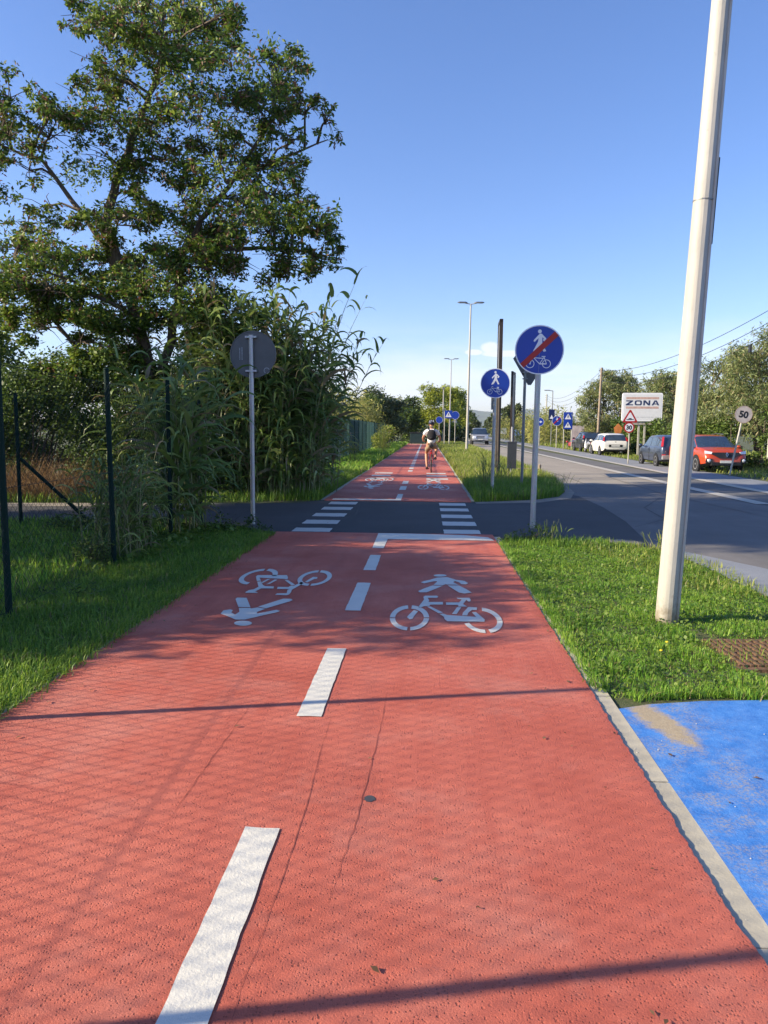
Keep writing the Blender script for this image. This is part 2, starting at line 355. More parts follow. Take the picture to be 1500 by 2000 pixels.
def leaves(name, P, size, mat, parent=None, aspect=.45, up=.35, seed=1, droop=0., sizevar=.35):
    """one small folded leaf at each point of P"""
    r = np.random.default_rng(seed); n = len(P)
    d = r.normal(size=(n, 3)); d[:, 2] = d[:, 2]*.6-droop; d /= np.linalg.norm(d, axis=1)[:, None]+1e-9
    nn = r.normal(size=(n, 3)); nn[:, 2] += up*2
    sd_ = np.cross(d, nn); sd_ /= np.linalg.norm(sd_, axis=1)[:, None]+1e-9
    L = (size*(1+sizevar*r.uniform(-1, 1, n)))[:, None]; W = L*aspect*.5
    nrm = np.cross(sd_, d)
    V = np.stack([P, P+d*L*.5+sd_*W+nrm*L*.06, P+d*L, P+d*L*.5-sd_*W+nrm*L*.06], 1).reshape(-1, 3)
    F = np.arange(n*4).reshape(n, 4)
    return fast_mesh(name, V, None, F, mat, parent)
def blades(name, P, h, wd, mat, parent=None, lean=.45, seed=1, bias=(0, 0)):
    r = np.random.default_rng(seed); n = len(P)
    a = r.uniform(0, 2*np.pi, n); dr = np.stack([np.cos(a), np.sin(a), np.zeros(n)], 1); sdv = np.stack([-np.sin(a+r.uniform(-.8, .8, n)), np.cos(a+r.uniform(-.8, .8, n)), np.zeros(n)], 1)
    H = (np.broadcast_to(h, n)*r.uniform(.45, 1.25, n))[:, None]; Wd = (np.broadcast_to(wd, n)*r.uniform(.7, 1.3, n))[:, None]
    ln = np.abs(r.normal(0, lean, n))[:, None]; b = np.array([bias[0], bias[1], 0.])
    z = np.array([0, 0, 1.])
    mid = P+(dr*ln*.35+b*.3+z*.6)*H; tip = P+(dr*ln*1.1+b+z*(1-.25*np.minimum(ln, 1.5)))*H
    V = np.stack([P-sdv*Wd*.5, P+sdv*Wd*.5, mid-sdv*Wd*.42, mid+sdv*Wd*.42, tip], 1).reshape(-1, 3)
    i = np.arange(n)*5
    return fast_mesh(name, V, np.stack([i+2, i+3, i+4], 1), np.stack([i, i+1, i+3, i+2], 1), mat, parent)
def ribbons(name, base, az, el, length, width, droop, mat, parent=None, seg=5, seed=1):
    """long arching blades (reed leaves): start direction, then gravity bends them down"""
    r = np.random.default_rng(seed); n = len(base); V = []
    hd = np.stack([np.cos(az), np.sin(az), np.zeros(n)], 1); sdv = np.stack([-np.sin(az), np.cos(az), np.zeros(n)], 1)
    tw = r.uniform(-1.6, 1.6, n)[:, None]; sdv = sdv+tw*np.array([0, 0, 1.]); sdv /= np.linalg.norm(sdv, axis=1)[:, None]; p = base.copy(); e = el.copy(); rows = []
    for k in range(seg+1):
        s = k/seg; wv = (width*(1-s)**.8*(1 if k else .6))[:, None]
        rows.append(np.stack([p-sdv*wv*.5, p+sdv*wv*.5], 1))
        st = (length/seg)[:, None]
        p = p+(hd*np.cos(e)[:, None]+np.array([0, 0, 1.])*np.sin(e)[:, None])*st
        e = np.maximum(e-droop/seg*(.5+s*1.3), -1.5)
    V = np.concatenate(rows, 1).reshape(-1, 3); m = 2*(seg+1); b0 = np.arange(n)[:, None]*m
    F = np.concatenate([b0+np.array([2*k, 2*k+1, 2*k+3, 2*k+2]) for k in range(seg)], 0)
    return fast_mesh(name, V, None, F, mat, parent)
def in_poly(x, y, poly):
    c = np.zeros(len(x), bool); n = len(poly)
    for i in range(n):
        x0, y0 = poly[i]; x1, y1 = poly[(i+1) % n]
        t = ((y0 > y) != (y1 > y)) & (x < (x1-x0)*(y-y0)/((y1-y0) or 1e-9)+x0); c ^= t
    return c
def scatter(poly, dens, seed):
    r = np.random.default_rng(seed); xs = [p[0] for p in poly]; ys = [p[1] for p in poly]
    n = int((max(xs)-min(xs))*(max(ys)-min(ys))*dens); x = r.uniform(min(xs), max(xs), n); y = r.uniform(min(ys), max(ys), n)
    k = in_poly(x, y, poly); return np.stack([x[k], y[k], np.zeros(k.sum())], 1)
def sheet(name, poly, z, mat, kind='structure', parent=None, thick=0.):
    mb = MB()
    if thick: mb.prism(poly, z-thick, z)
    else: mb.add([(x, y, z) for x, y in poly], [tuple(range(len(poly)))])
    o = mb.build(name, mat, parent, fix=bool(thick))
    if not thick:
        me = o.data
        if me.polygons[0].normal.z < 0: me.flip_normals()
    if kind: o['kind'] = kind
    return o

# ------------------------------------------------------------ the ground and the ways over it
sheet('ground', [(-3000, -1500), (5000, -1500), (5000, 9000), (-3000, 9000)], 0., SOIL)
rg = random.Random(5)
def wavy(x, y0, y1, step, amp, seed):
    r = random.Random(seed); o = []; y = y0; v = 0
    while y < y1:
        v = .5*v+r.uniform(-1, 1)*amp; o.append((x+v, y)); y += step*r.uniform(.6, 1.4)
    o.append((x, y1)); return o
XL, XR = -2.11, 0.93
pathroot = empty('cycle_path', (0, 0, 0), '', ''); del pathroot['label']; del pathroot['category']; pathroot['kind'] = 'structure'
def red_slab(name, y0, y1, step, amp, s):
    a = wavy(XR, y0, y1, step, amp, s); b = wavy(XL, y0, y1, step, amp, s+1)
    o = sheet(name, a+b[::-1], .022, RED, None, pathroot, thick=.014); return o
red_slab('red_surface', -4., 10.32, .016, .0052, 11)
red_slab('red_surface', 15.18, 84., .25, .012, 21)
for y0, y1 in ((-4., 10.2), (15.4, 84)):
    for s, nm in ((1, 'kerb'), (-1, 'kerb')):
        x0 = XR-.03 if s > 0 else XL-.09
        mb = MB(); y = y0
        while y < y1-.01:
            L = min(1.0, y1-y); mb.box(x0, x0+.12, y+.004, y+L-.004, -.05, .011+rg.uniform(-.001, .002)); y += L
        mb.build(nm, KERB, pathroot)
# side road, main road, pavement strip, parking strip
side = [(-45, 9.4), (-12, 10.6), (-6, 11.15), (-3.4, 11.2), (-2.6, 10.7), (-2.15, 10.34), (1.0, 10.3), (1.05, 9.95), (2.4, 9.85), (2.85, 9.5), (3.0, 10.4), (3.25, 12.2), (3.42, 14.5), (3.45, 17.0), (3.3, 17.6), (3.0, 16.6), (2.3, 15.7), (0.95, 15.17), (-2.2, 15.2), (-2.6, 14.6), (-4.5, 14.15), (-8, 13.75), (-14, 13.4), (-45, 12.6)]
def roadx(Y, base): return base + max(0, Y-20)*.008
def strip(name, xl, xr, y0, y1, z, mat, parent=None, drift=.012, n=30):
    L = []; Rr = []
    for k in range(n+1):
        y = y0+(y1-y0)*(k/n)**1.8; d = max(0, y-20)*drift
        L.append((xl+d, y)); Rr.append((xr+d, y))
    mb = MB(); vs = [(x, y, z) for p in zip(L, Rr) for x, y in p]
    mb.add(vs, [(2*i, 2*i+1, 2*i+3, 2*i+2) for i in range(n)])
    o = mb.build(name, mat, parent, fix=False)
    if not parent: o['kind'] = 'structure'
    return o
road = strip('main_road', 3.72, 6.85, -30, 900, .006, ASPH_MAIN, None, .004)
strip('far_lane', 6.85, 8.3, -30, 900, .007, ASPH_DARK, None, .012)
mb = MB(); L = [(3.72+.0, -30), (3.72, 20), (4.0, 60), (7.2, 900)]
sheet('side_road', side, .0105, ASPH_SIDE)
sheet('old_asphalt', [(2.8, 9.7), (3.78, 7.6), (3.78, 22.4), (3.62, 20.1), (3.42, 18), (3.3, 16.5), (3.0, 13)], .0075, ASPH_SHADE, None, road)  # older asphalt, its tone also darkened for the shade
sheet('junction_shade_sheet', [(3.76, -30), (6.84, -30), (6.84, 21.6), (5.9, 21.5), (5.2, 21.1), (4.5, 21.0), (3.76, 20.7)], .0085, ASPH_SHADE, None, road)  # darker sheet paints in the tree shade; far edge follows the shadow line
ns = sheet('pavement', [(3.0, -30), (3.78, -30), (3.78, 7.6), (3.62, 8.1), (3.12, 9.2), (2.95, 9.1), (3.02, 8.0)], .0145, PAVE)
strip('parking_strip', 8.3, 10.1, -30, 400, .012, PAVE, None, .035, 40)
strip('centre_line', 6.72, 7.05, 15.5, 900, .0185, LINE, road, .012)
strip('edge_line', 8.2, 8.5, -30, 400, .0185, LINE, road, .033, 40)
# pale dusty margin where the side road meets the verge
dm = MB(); 
sheet('dusty_margin', [(1.0, 15.16), (1.0, 14.86), (2.3, 15.25), (3.15, 16.3), (3.55, 18.), (3.8, 20.5), (3.6, 20.2), (3.35, 18.1), (2.95, 16.7), (2.3, 15.85)], .0145, DIRTY)
sheet('dusty_margin', [(-3.9, 14.25), (-4.5, 13.75), (-8, 13.2), (-14, 12.85), (-45, 11.9), (-45, 12.7), (-14, 13.5), (-8, 13.85), (-4.5, 14.25)], .0146, DIRTY)
sheet('blue_pavement', [(1.015, -4), (7, -4), (7, 4.05), (2.0, 4.03), (1.5, 3.97), (1.2, 3.90), (1.015, 3.82)], .010, BLUEP)
# ------------------------------------------------------------ paint on the path
ZM = .0262
def mark(name, polys, parent=pathroot, z=ZM, mat=WHITE):
    mb = MB()
    for P in polys: mb.add([(x, y, z) for x, y in P], [tuple(range(len(P)))])
    bm = bmesh.new(); me = bpy.data.meshes.new(name); me.from_pydata(mb.v, [], mb.f); bm.from_mesh(me)
    for f in bm.faces:
        f.normal_update()
        if f.normal.z < 0: f.normal_flip()
    bmesh.ops.triangulate(bm, faces=bm.faces[:]); bm.to_mesh(me); bm.free(); me.materials.append(mat)
    o = bpy.data.objects.new(name, me); COL.objects.link(o); o.parent = parent; return o
def rect(x0, x1, y0, y1, j=.006):
    # ragged painted edges
    r = random.Random(int((x0*31+y0*17)*1000)); pts = []
    ny = max(2, int((y1-y0)/.06)); nx = max(2, int((x1-x0)/.06))
    for k in range(nx): pts.append((x0+(x1-x0)*k/nx, y0+r.uniform(-j, j)))
    for k in range(ny): pts.append((x1+r.uniform(-j, j)*.4, y0+(y1-y0)*k/ny))
    for k in range(nx): pts.append((x1-(x1-x0)*k/nx, y1+r.uniform(-j, j)))
    for k in range(ny): pts.append((x0+r.uniform(-j, j)*.4, y1-(y1-y0)*k/ny))
    return pts
for y0, y1 in ((-.6, .4), (1.25, 2.51), (3.56, 4.73), (5.77, 6.86), (7.5, 8.44)): mark('centre_dash', [rect(-.635, -.51, y0, y1)])
mark('stop_line', [[(-.65, 8.95), (-.51, 8.94), (-.50, 9.72), (.90, 9.72), (.87, 9.9), (.84, 10.02), (.5, 10.2), (-.2, 10.27), (-.66, 10.27)]])
mark('stop_line', [[(-1.95, 15.22), (-.52, 15.22), (-.52, 16.8), (-.64, 16.8), (-.64, 15.5), (-1.95, 15.5)]])
y = 18.0
for L, G in ((1.2, .9), (1.2, 1.5)): mark('centre_dash', [rect(-.66, -.5, y, y+L)]); y += L+G
y = 26.2
while y < 46: mark('centre_dash', [rect(-.66, -.5, y, y+1.0)]); y += 1.9
mark('centre_line', [rect(-.66, -.54, 47, 83)])
for y in (22.6, 24.1, 25.5): mark('ramp_stripe', [rect(-1.75, -1.15, y-.6, y, .002)]); mark('ramp_stripe', [rect(.0, .65, y-.6, y, .002)])
mark('path_end_line', [rect(-1.9, .8, 80.5, 81.6)])
PICTO = {'up_pedestrian_symbol':[[(0.213,7.2857),(0.2113,7.3012),(0.2052,7.3153),(0.1952,7.3271),(0.182,7.3356),(0.1665,7.3402),(0.1497,7.3408),(0.1329,7.3371),(0.1172,7.3295),(0.1037,7.3186),(0.0933,7.305),(0.0867,7.2897),(0.0843,7.2738),(0.0864,7.2584),(0.0927,7.2445),(0.1027,7.2331),(0.1158,7.2248),(0.1311,7.2203),(0.1476,7.2198),(0.1642,7.2233),(0.1797,7.2307),(0.1932,7.2414),(0.2037,7.2548),(0.2105,7.2699)],[(0.1159,7.1663),(0.2168,7.205),(0.2956,7.0795),(0.3753,7.0342),(0.4063,6.9302),(0.3831,6.8701),(0.3395,6.8739),(0.3233,6.9619),(0.2851,7.018),(0.2667,6.9567),(0.3102,6.8406),(0.2072,6.8466),(0.1916,6.8605),(0.1667,6.8125),(0.0796,6.8236),(0.1132,6.9625),(0.1136,6.9943),(0.0851,6.9877),(-0.0081,6.881),(-0.0406,6.9288),(-0.0085,6.9912),(0.0488,7.0569)],[(0.0674,6.7884),(0.1662,6.7898),(0.0935,6.6396),(0.0162,6.4914),(-0.0444,6.486),(-0.0617,6.5367),(-0.0072,6.6559)],[(0.2101,6.8088),(0.3169,6.8109),(0.3725,6.6645),(0.4162,6.5165),(0.3474,6.4692),(0.3039,6.5066),(0.2561,6.6541)]],'up_bicycle_symbol':[[(-0.1377,5.9826),(-0.1539,5.9742),(-0.1695,5.9613),(-0.1845,5.9442),(-0.1986,5.923),(-0.2117,5.8982),(-0.2236,5.8699),(-0.2342,5.8387),(-0.2434,5.8049),(-0.2511,5.769),(-0.2573,5.7314),(-0.2619,5.6926),(-0.2649,5.653),(-0.2662,5.6132),(-0.266,5.5734),(-0.2253,5.5732),(-0.2253,5.6021),(-0.2241,5.6311),(-0.2217,5.6597),(-0.2182,5.6876),(-0.2136,5.7146),(-0.2078,5.7403),(-0.201,5.7644),(-0.1933,5.7866),(-0.1846,5.8066),(-0.1751,5.8242),(-0.1649,5.8392),(-0.1542,5.8512),(-0.143,5.8603),(-0.1314,5.8662)],[(0.035,5.5988),(0.0341,5.6386),(0.0317,5.6782),(0.0277,5.7172),(0.0221,5.7552),(0.0149,5.7917),(0.0062,5.8263),(-0.0039,5.8584),(-0.0154,5.8878),(-0.028,5.914),(-0.0418,5.9365),(-0.0564,5.9552),(-0.0718,5.9698),(-0.0878,5.9799),(-0.1041,5.9855),(-0.1073,5.8683),(-0.0956,5.8644),(-0.0842,5.8572),(-0.0731,5.847),(-0.0626,5.8339),(-0.0526,5.8179),(-0.0434,5.7994),(-0.0351,5.7786),(-0.0276,5.7557),(-0.0212,5.731),(-0.0159,5.7048),(-0.0116,5.6775),(-0.0085,5.6493),(-0.0065,5.6206),(-0.0057,5.5917)],[(-0.2649,5.5465),(-0.2621,5.5079),(-0.2578,5.4705),(-0.2521,5.4345),(-0.2451,5.4005),(-0.2368,5.3685),(-0.2275,5.339),(-0.2171,5.3121),(-0.2058,5.2881),(-0.1937,5.2671),(-0.1809,5.2492),(-0.1676,5.2346),(-0.1538,5.2235),(-0.1397,5.2158),(-0.1254,5.2115),(-0.1228,5.3045),(-0.1334,5.3077),(-0.1439,5.3135),(-0.1541,5.3219),(-0.164,5.3329),(-0.1734,5.3464),(-0.1823,5.3621),(-0.1905,5.3802),(-0.1981,5.4002),(-0.2049,5.4222),(-0.2108,5.446),(-0.2158,5.4712),(-0.2198,5.4977),(-0.2228,5.5252),(-0.2247,5.5536)],[(-0.1008,5.2125),(-0.0862,5.2181),(-0.0719,5.2273),(-0.058,5.2401),(-0.0446,5.2564),(-0.0318,5.2761),(-0.0198,5.299),(-0.0087,5.325),(0.0013,5.3539),(0.0103,5.3853),(0.018,5.4192),(0.0244,5.4551),(0.0293,5.4928),(0.0328,5.5318),(0.0346,5.5718),(-0.0058,5.572),(-0.007,5.5427),(-0.0093,5.5141),(-0.0128,5.4863),(-0.0173,5.4598),(-0.0228,5.4346),(-0.0293,5.4112),(-0.0366,5.3897),(-0.0447,5.3702),(-0.0535,5.353),(-0.0629,5.3382),(-0.0728,5.326),(-0.0831,5.3163),(-0.0937,5.3094),(-0.1046,5.3052)],[(0.5889,5.5648),(0.5887,5.603),(0.587,5.6411),(0.5837,5.6788),(0.579,5.7157),(0.5729,5.7513),(0.5652,5.7852),(0.5562,5.8171),(0.546,5.8466),(0.5345,5.8733),(0.5219,5.8968),(0.5084,5.9169),(0.494,5.9333),(0.479,5.9457),(0.4636,5.954),(0.4564,5.838),(0.4675,5.8322),(0.4783,5.8235),(0.4886,5.8119),(0.4984,5.7978),(0.5075,5.7811),(0.5158,5.7622),(0.5233,5.7413),(0.53,5.7186),(0.5356,5.6943),(0.5403,5.6687),(0.5439,5.6422),(0.5464,5.615),(0.5479,5.5873),(0.5482,5.5596)],[(0.4701,5.1947),(0.4832,5.2041),(0.4959,5.2164),(0.5083,5.2317),(0.5201,5.2498),(0.5312,5.2707),(0.5416,5.2941),(0.5512,5.3199),(0.5599,5.348),(0.5677,5.3781),(0.5743,5.4101),(0.5798,5.4437),(0.584,5.4786),(0.587,5.5146),(0.5887,5.5513),(0.5481,5.5497),(0.5471,5.5229),(0.5451,5.4965),(0.5421,5.4708),(0.5383,5.446),(0.5335,5.4223),(0.528,5.3999),(0.5217,5.3789),(0.5147,5.3597),(0.5071,5.3421),(0.4989,5.3265),(0.4902,5.3129),(0.4811,5.3014),(0.4716,5.2921),(0.4619,5.285)],[(0.2964,5.4356),(0.3015,5.4039),(0.3076,5.3738),(0.3147,5.3454),(0.3227,5.3188),(0.3315,5.2943),(0.3411,5.272),(0.3515,5.252),(0.3624,5.2344),(0.3738,5.2194),(0.3857,5.207),(0.3979,5.1973),(0.4104,5.1903),(0.4231,5.1861),(0.4359,5.1847),(0.4365,5.2775),(0.427,5.2786),(0.4176,5.2818),(0.4083,5.287),(0.3993,5.2944),(0.3905,5.3037),(0.3821,5.315),(0.374,5.3282),(0.3665,5.3432),(0.3595,5.3599),(0.353,5.3782),(0.3472,5.398),(0.3421,5.4191),(0.3378,5.4415),(0.3342,5.4648)],[(0.4258,5.9575),(0.4166,5.871),(0.379,5.8678),(0.3428,5.7678),(0.3317,5.6862),(0.2919,5.6828),(0.303,5.7781),(0.3317,5.8779),(0.3536,5.9658)],[(-0.053,5.9308),(-0.0055,6.208),(-0.0132,6.3039),(0.0014,6.3546),(0.1053,6.3637),(0.1158,6.3218),(0.1042,6.2817),(0.0236,6.2746),(0.038,6.1803),(0.0306,6.1174),(0.1522,6.128),(0.1503,6.0368),(0.0445,6.0216),(0.0373,5.9736),(-0.0045,5.9642),(-0.0388,5.9031)],[(-0.0859,5.828),(-0.0513,5.7891),(-0.0823,5.6248),(-0.0907,5.5465),(-0.113,5.5243),(-0.1357,5.5942),(-0.123,5.6662)],[(0.1783,6.1149),(0.2876,6.1244),(0.3141,6.236),(0.2787,6.2584),(0.273,6.2965),(0.3832,6.3062),(0.3895,6.2267),(0.3823,6.1635),(0.3643,6.1619),(0.3533,6.2235),(0.3168,6.0662),(0.3474,5.9799),(0.2742,5.9735),(0.2765,6.0298),(0.1761,6.03)],[(0.0164,5.9542),(0.0477,5.957),(0.1445,5.7645),(0.1104,5.7371)],[(0.1154,5.7159),(0.1438,5.7291),(0.176,5.6863),(0.3984,5.6445),(0.374,5.7841),(0.4056,5.806),(0.4581,5.5673),(0.45,5.5039),(0.1708,5.4929),(0.153,5.5543),(0.1483,5.6312)],[(0.2629,5.9522),(0.2977,5.9552),(0.2503,5.7193),(0.2136,5.7189)]],'down_pedestrian_symbol':[[(-1.2765,5.3152),(-1.2831,5.3335),(-1.2939,5.3503),(-1.308,5.3644),(-1.3246,5.3748),(-1.3424,5.3807),(-1.3603,5.3817),(-1.377,5.3778),(-1.3912,5.3692),(-1.402,5.3565),(-1.4087,5.3407),(-1.4108,5.3228),(-1.4082,5.3042),(-1.4012,5.286),(-1.3903,5.2696),(-1.3761,5.256),(-1.3598,5.246),(-1.3423,5.2404),(-1.3249,5.2395),(-1.3087,5.2432),(-1.2946,5.2515),(-1.2838,5.2637),(-1.2769,5.2791),(-1.2744,5.2966)],[(-1.5997,6.0844),(-1.599,6.1387),(-1.518,6.1394),(-1.4058,5.8085),(-1.503,5.8059)],[(-1.4924,5.7781),(-1.4005,5.786),(-1.3884,5.7643),(-1.3458,5.8051),(-1.2738,5.7628),(-1.3178,5.6535),(-1.3036,5.606),(-1.1794,5.7399),(-1.1442,5.7013),(-1.1567,5.6618),(-1.2479,5.5523),(-1.3542,5.4147),(-1.4245,5.4088),(-1.509,5.504),(-1.5858,5.5766),(-1.5922,5.6851),(-1.5472,5.7224),(-1.5198,5.6968),(-1.514,5.6232),(-1.4671,5.5601),(-1.4557,5.6472)],[(-1.3481,5.8308),(-1.2011,6.1352),(-1.1351,6.1346),(-1.1117,6.0862),(-1.1306,6.0318),(-1.2707,5.7801)]],'down_bicycle_symbol':[[(-1.0842,7.4405),(-1.1188,7.4213),(-1.1508,7.3839),(-1.1786,7.3306),(-1.2008,7.2644),(-1.2164,7.1888),(-1.225,7.1078),(-1.2262,7.0254),(-1.2204,6.9453),(-1.208,6.871),(-1.1897,6.8054),(-1.1664,6.751),(-1.1392,6.7097),(-1.1093,6.6829),(-1.0777,6.6715),(-1.0753,6.7664),(-1.0986,6.775),(-1.1207,6.795),(-1.1407,6.8259),(-1.1577,6.8664),(-1.1709,6.915),(-1.1797,6.9697),(-1.1836,7.0284),(-1.1824,7.0884),(-1.1758,7.147),(-1.1642,7.2014),(-1.148,7.2488),(-1.1278,7.2869),(-1.1047,7.3134),(-1.0798,7.3271)],[(-1.0542,6.6731),(-1.0227,6.6891),(-0.9929,6.7203),(-0.9662,6.7659),(-0.9436,6.8241),(-0.9262,6.8929),(-0.9149,6.9696),(-0.9104,7.0511),(-0.9131,7.1337),(-0.9232,7.2137),(-0.9403,7.287),(-0.9639,7.3496),(-0.9928,7.3982),(-1.0258,7.4299),(-1.061,7.4427),(-1.063,7.3286),(-1.0377,7.3196),(-1.014,7.2971),(-0.993,7.2625),(-0.9757,7.2177),(-0.9631,7.1651),(-0.9554,7.1073),(-0.9531,7.0471),(-0.9561,6.9875),(-0.964,6.9311),(-0.9766,6.8802),(-0.993,6.8369),(-1.0126,6.8029),(-1.0346,6.7795),(-1.0579,6.7676)],[(-1.4569,7.1068),(-1.4585,7.1463),(-1.4618,7.1853),(-1.4668,7.2234),(-1.4734,7.2603),(-1.4816,7.2955),(-1.4914,7.3286),(-1.5025,7.3592),(-1.5151,7.387),(-1.5288,7.4117),(-1.5436,7.4329),(-1.5593,7.4503),(-1.5758,7.4638),(-1.5929,7.4731),(-1.6103,7.4782),(-1.6148,7.3596),(-1.6022,7.356),(-1.59,7.3493),(-1.5781,7.3398),(-1.5667,7.3274),(-1.556,7.3124),(-1.546,7.2948),(-1.5369,7.275),(-1.5287,7.2531),(-1.5216,7.2294),(-1.5155,7.2041),(-1.5105,7.1776),(-1.5068,7.15),(-1.5042,7.1218),(-1.5028,7.0931)],[(-1.6477,7.4747),(-1.6836,7.4523),(-1.7167,7.4123),(-1.7453,7.3569),(-1.7683,7.2892),(-1.7846,7.2125),(-1.7938,7.1307),(-1.7956,7.0475),(-1.7902,6.9665),(-1.778,6.8911),(-1.7599,6.8239),(-1.7366,6.7675),(-1.7091,6.7236),(-1.6786,6.6937),(-1.6461,6.6787),(-1.641,6.7767),(-1.6649,6.788),(-1.6875,6.8104),(-1.7076,6.8432),(-1.7246,6.8852),(-1.7377,6.9349),(-1.7463,6.9905),(-1.7498,7.0499),(-1.7481,7.1104),(-1.7411,7.1696),(-1.729,7.2248),(-1.7122,7.2733),(-1.6914,7.3127),(-1.6675,7.3411),(-1.6417,7.357)],[(-1.1332,6.8569),(-1.0927,7.0969),(-1.0482,7.08),(-1.042,7.0101),(-1.067,6.9833),(-1.1069,6.8201)],[(-1.6514,7.0665),(-1.6492,7.1306),(-1.3652,7.1569),(-1.3408,7.0952),(-1.3181,6.9521),(-1.3627,6.9684),(-1.6044,7.008),(-1.5567,6.8699),(-1.5924,6.8467)],[(-1.5116,6.9466),(-1.4849,6.9572),(-1.5175,6.7673),(-1.5418,6.7496)],[(-1.4384,6.933),(-1.4076,6.9237),(-1.4436,6.724),(-1.471,6.7024)],[(-1.5813,6.8161),(-1.5488,6.8349),(-1.4959,6.6699),(-1.4612,6.6207),(-1.3813,6.6168),(-1.3666,6.5269),(-1.4791,6.524),(-1.5029,6.391),(-1.4726,6.3592),(-1.4709,6.3354),(-1.5767,6.3328),(-1.5812,6.3668),(-1.5694,6.4446),(-1.5381,6.4757),(-1.5167,6.5862)],[(-1.3428,6.6018),(-1.2447,6.6033),(-1.2322,6.6637),(-1.2009,6.6665),(-1.1679,6.8459),(-1.1343,6.7904),(-1.1924,6.4888),(-1.181,6.3851),(-1.1805,6.3003),(-1.1965,6.2656),(-1.299,6.2731),(-1.2957,6.3305),(-1.2121,6.3481),(-1.2304,6.4855),(-1.214,6.5226),(-1.3324,6.512)],[(-1.3405,6.9177),(-1.3081,6.9207),(-1.1997,6.7042),(-1.2323,6.6862)]]}
for k in ('pedestrian_symbol', 'bicycle_symbol'):
    mark(k, PICTO['up_'+k]); mark(k, PICTO['down_'+k])
    mark(k, [[(x*.95+.03, (y-5.2)*2.2*.9+18.2) for x, y in P] for P in PICTO['up_'+k]])
    mark(k, [[(x*.95-.1, (y-5.2)*2.2*.9+18.2) for x, y in P] for P in PICTO['down_'+k]])
for i, y in enumerate((10.42, 11.32, 12.32, 13.38, 14.4)):
    mark('crossing_stripe', [rect(-1.92, -1.37, y, y+(.5 if i else .42), .012)], z=.0145, mat=WORN); mark('crossing_stripe', [rect(.26, .78, y, y+(.5 if i else .42), .012)], z=.0145, mat=WORN)
for P in ([(-5.9, 11.7), (-4.2, 12.1), (-4.3, 13.2), (-6.0, 12.8)],):
    sheet('repair_patch', P, .0122, ASPH_DARK, None, road)
# hairline cracks
def crack(pts, wdt, seed, z=.0236, mat=None):
    r = random.Random(seed); P = []
    for (a, b), (c, d) in zip(pts, pts[1:]):
        for k in range(12): P.append((a+(c-a)*k/12+r.uniform(-.004, .004), b+(d-b)*k/12))
    P.append(pts[-1]); mb = MB(); n = len(P); vs = []
    for i, (x, y) in enumerate(P):
        ww = wdt*(.3+.7*math.sin(math.pi*(i+.5)/n))*r.uniform(.6, 1.3); vs += [(x-ww/2, y, z), (x+ww/2, y, z)]
    mb.add(vs, [(2*i, 2*i+1, 2*i+3, 2*i+2) for i in range(n-1)]); mb.build('crack', mat or DKRED, pathroot, fix=False)
crack([(-.93, 2.54), (-.92, 3.0), (-.90, 3.72)], .003, 1); crack([(-.46, 1.6), (-.44, 2.4), (-.46, 3.55)], .0028, 2)
crack([(-.28, 2.1), (-.24, 2.6), (-.21, 3.3), (-.2, 4.0)], .003, 3)
mark('tar_spot', [[(-.205+.022*math.cos(a/8*math.pi)*(1+.2*math.sin(a*3)), 2.75+.026*math.sin(a/8*math.pi)) for a in range(16)]], z=.0240, mat=simple('tar', (.06, .06, .065), .6))
mark('pale_patch', [[(2.36, 9.78), (2.50, 9.66), (2.72, 9.62), (2.86, 9.72), (2.80, 9.98), (2.62, 10.10), (2.48, 10.06), (2.42, 9.9)]], z=.0150, mat=DIRTY)
sheet('bare_soil', [(1.86+.05*math.sin(k*2.3), 4.52+.0) if False else (2.5+(.78+.10*math.sin(k*2.1))*math.cos(k*.3142), 4.88+(.46+.06*math.sin(k*3.3))*math.sin(k*.3142)) for k in range(20)], .004, simple('brown_soil', (.17, .12, .075), .95, 0, .4, 12., .2, .02))
# rusty grid cover in the grass
gr = empty('manhole_grate', (2.45, 4.88, 0), 'rusty square grate cover lying in the grass beside the blue pavement', 'grate', rz=R_(3))
MB().box(-.55, .55, -.34, .34, .0, .018).build('frame', RUST, gr)
gb = MB()
for k in range(22): gb.box(-.5+k*.0465, -.482+k*.0465, -.29, .29, .018, .032)
for k in range(7): gb.box(-.52, .52, -.28+k*.09, -.262+k*.09, .018, .029)
gb.build('grille', RUST, gr)

TARC = simple('tar_crack', (.03, .03, .032), .7)
for i, pts in enumerate([[(3.2, 11.5), (4.0, 12.6), (4.2, 14.5), (5.2, 16.8)], [(5.9, 13.0), (5.6, 18.0), (5.95, 26.0)], [(-1.6, 11.2), (-1.2, 12.6), (-1.3, 14.6)], [(1.4, 11.0), (1.9, 12.4), (1.7, 14.2)], [(4.4, 19), (4.5, 24), (4.3, 31), (4.6, 40)], [(-4.6, 11.6), (-3.4, 12.4), (-2.9, 14.0)]]): crack(pts, .03, 40+i, .0128, TARC)
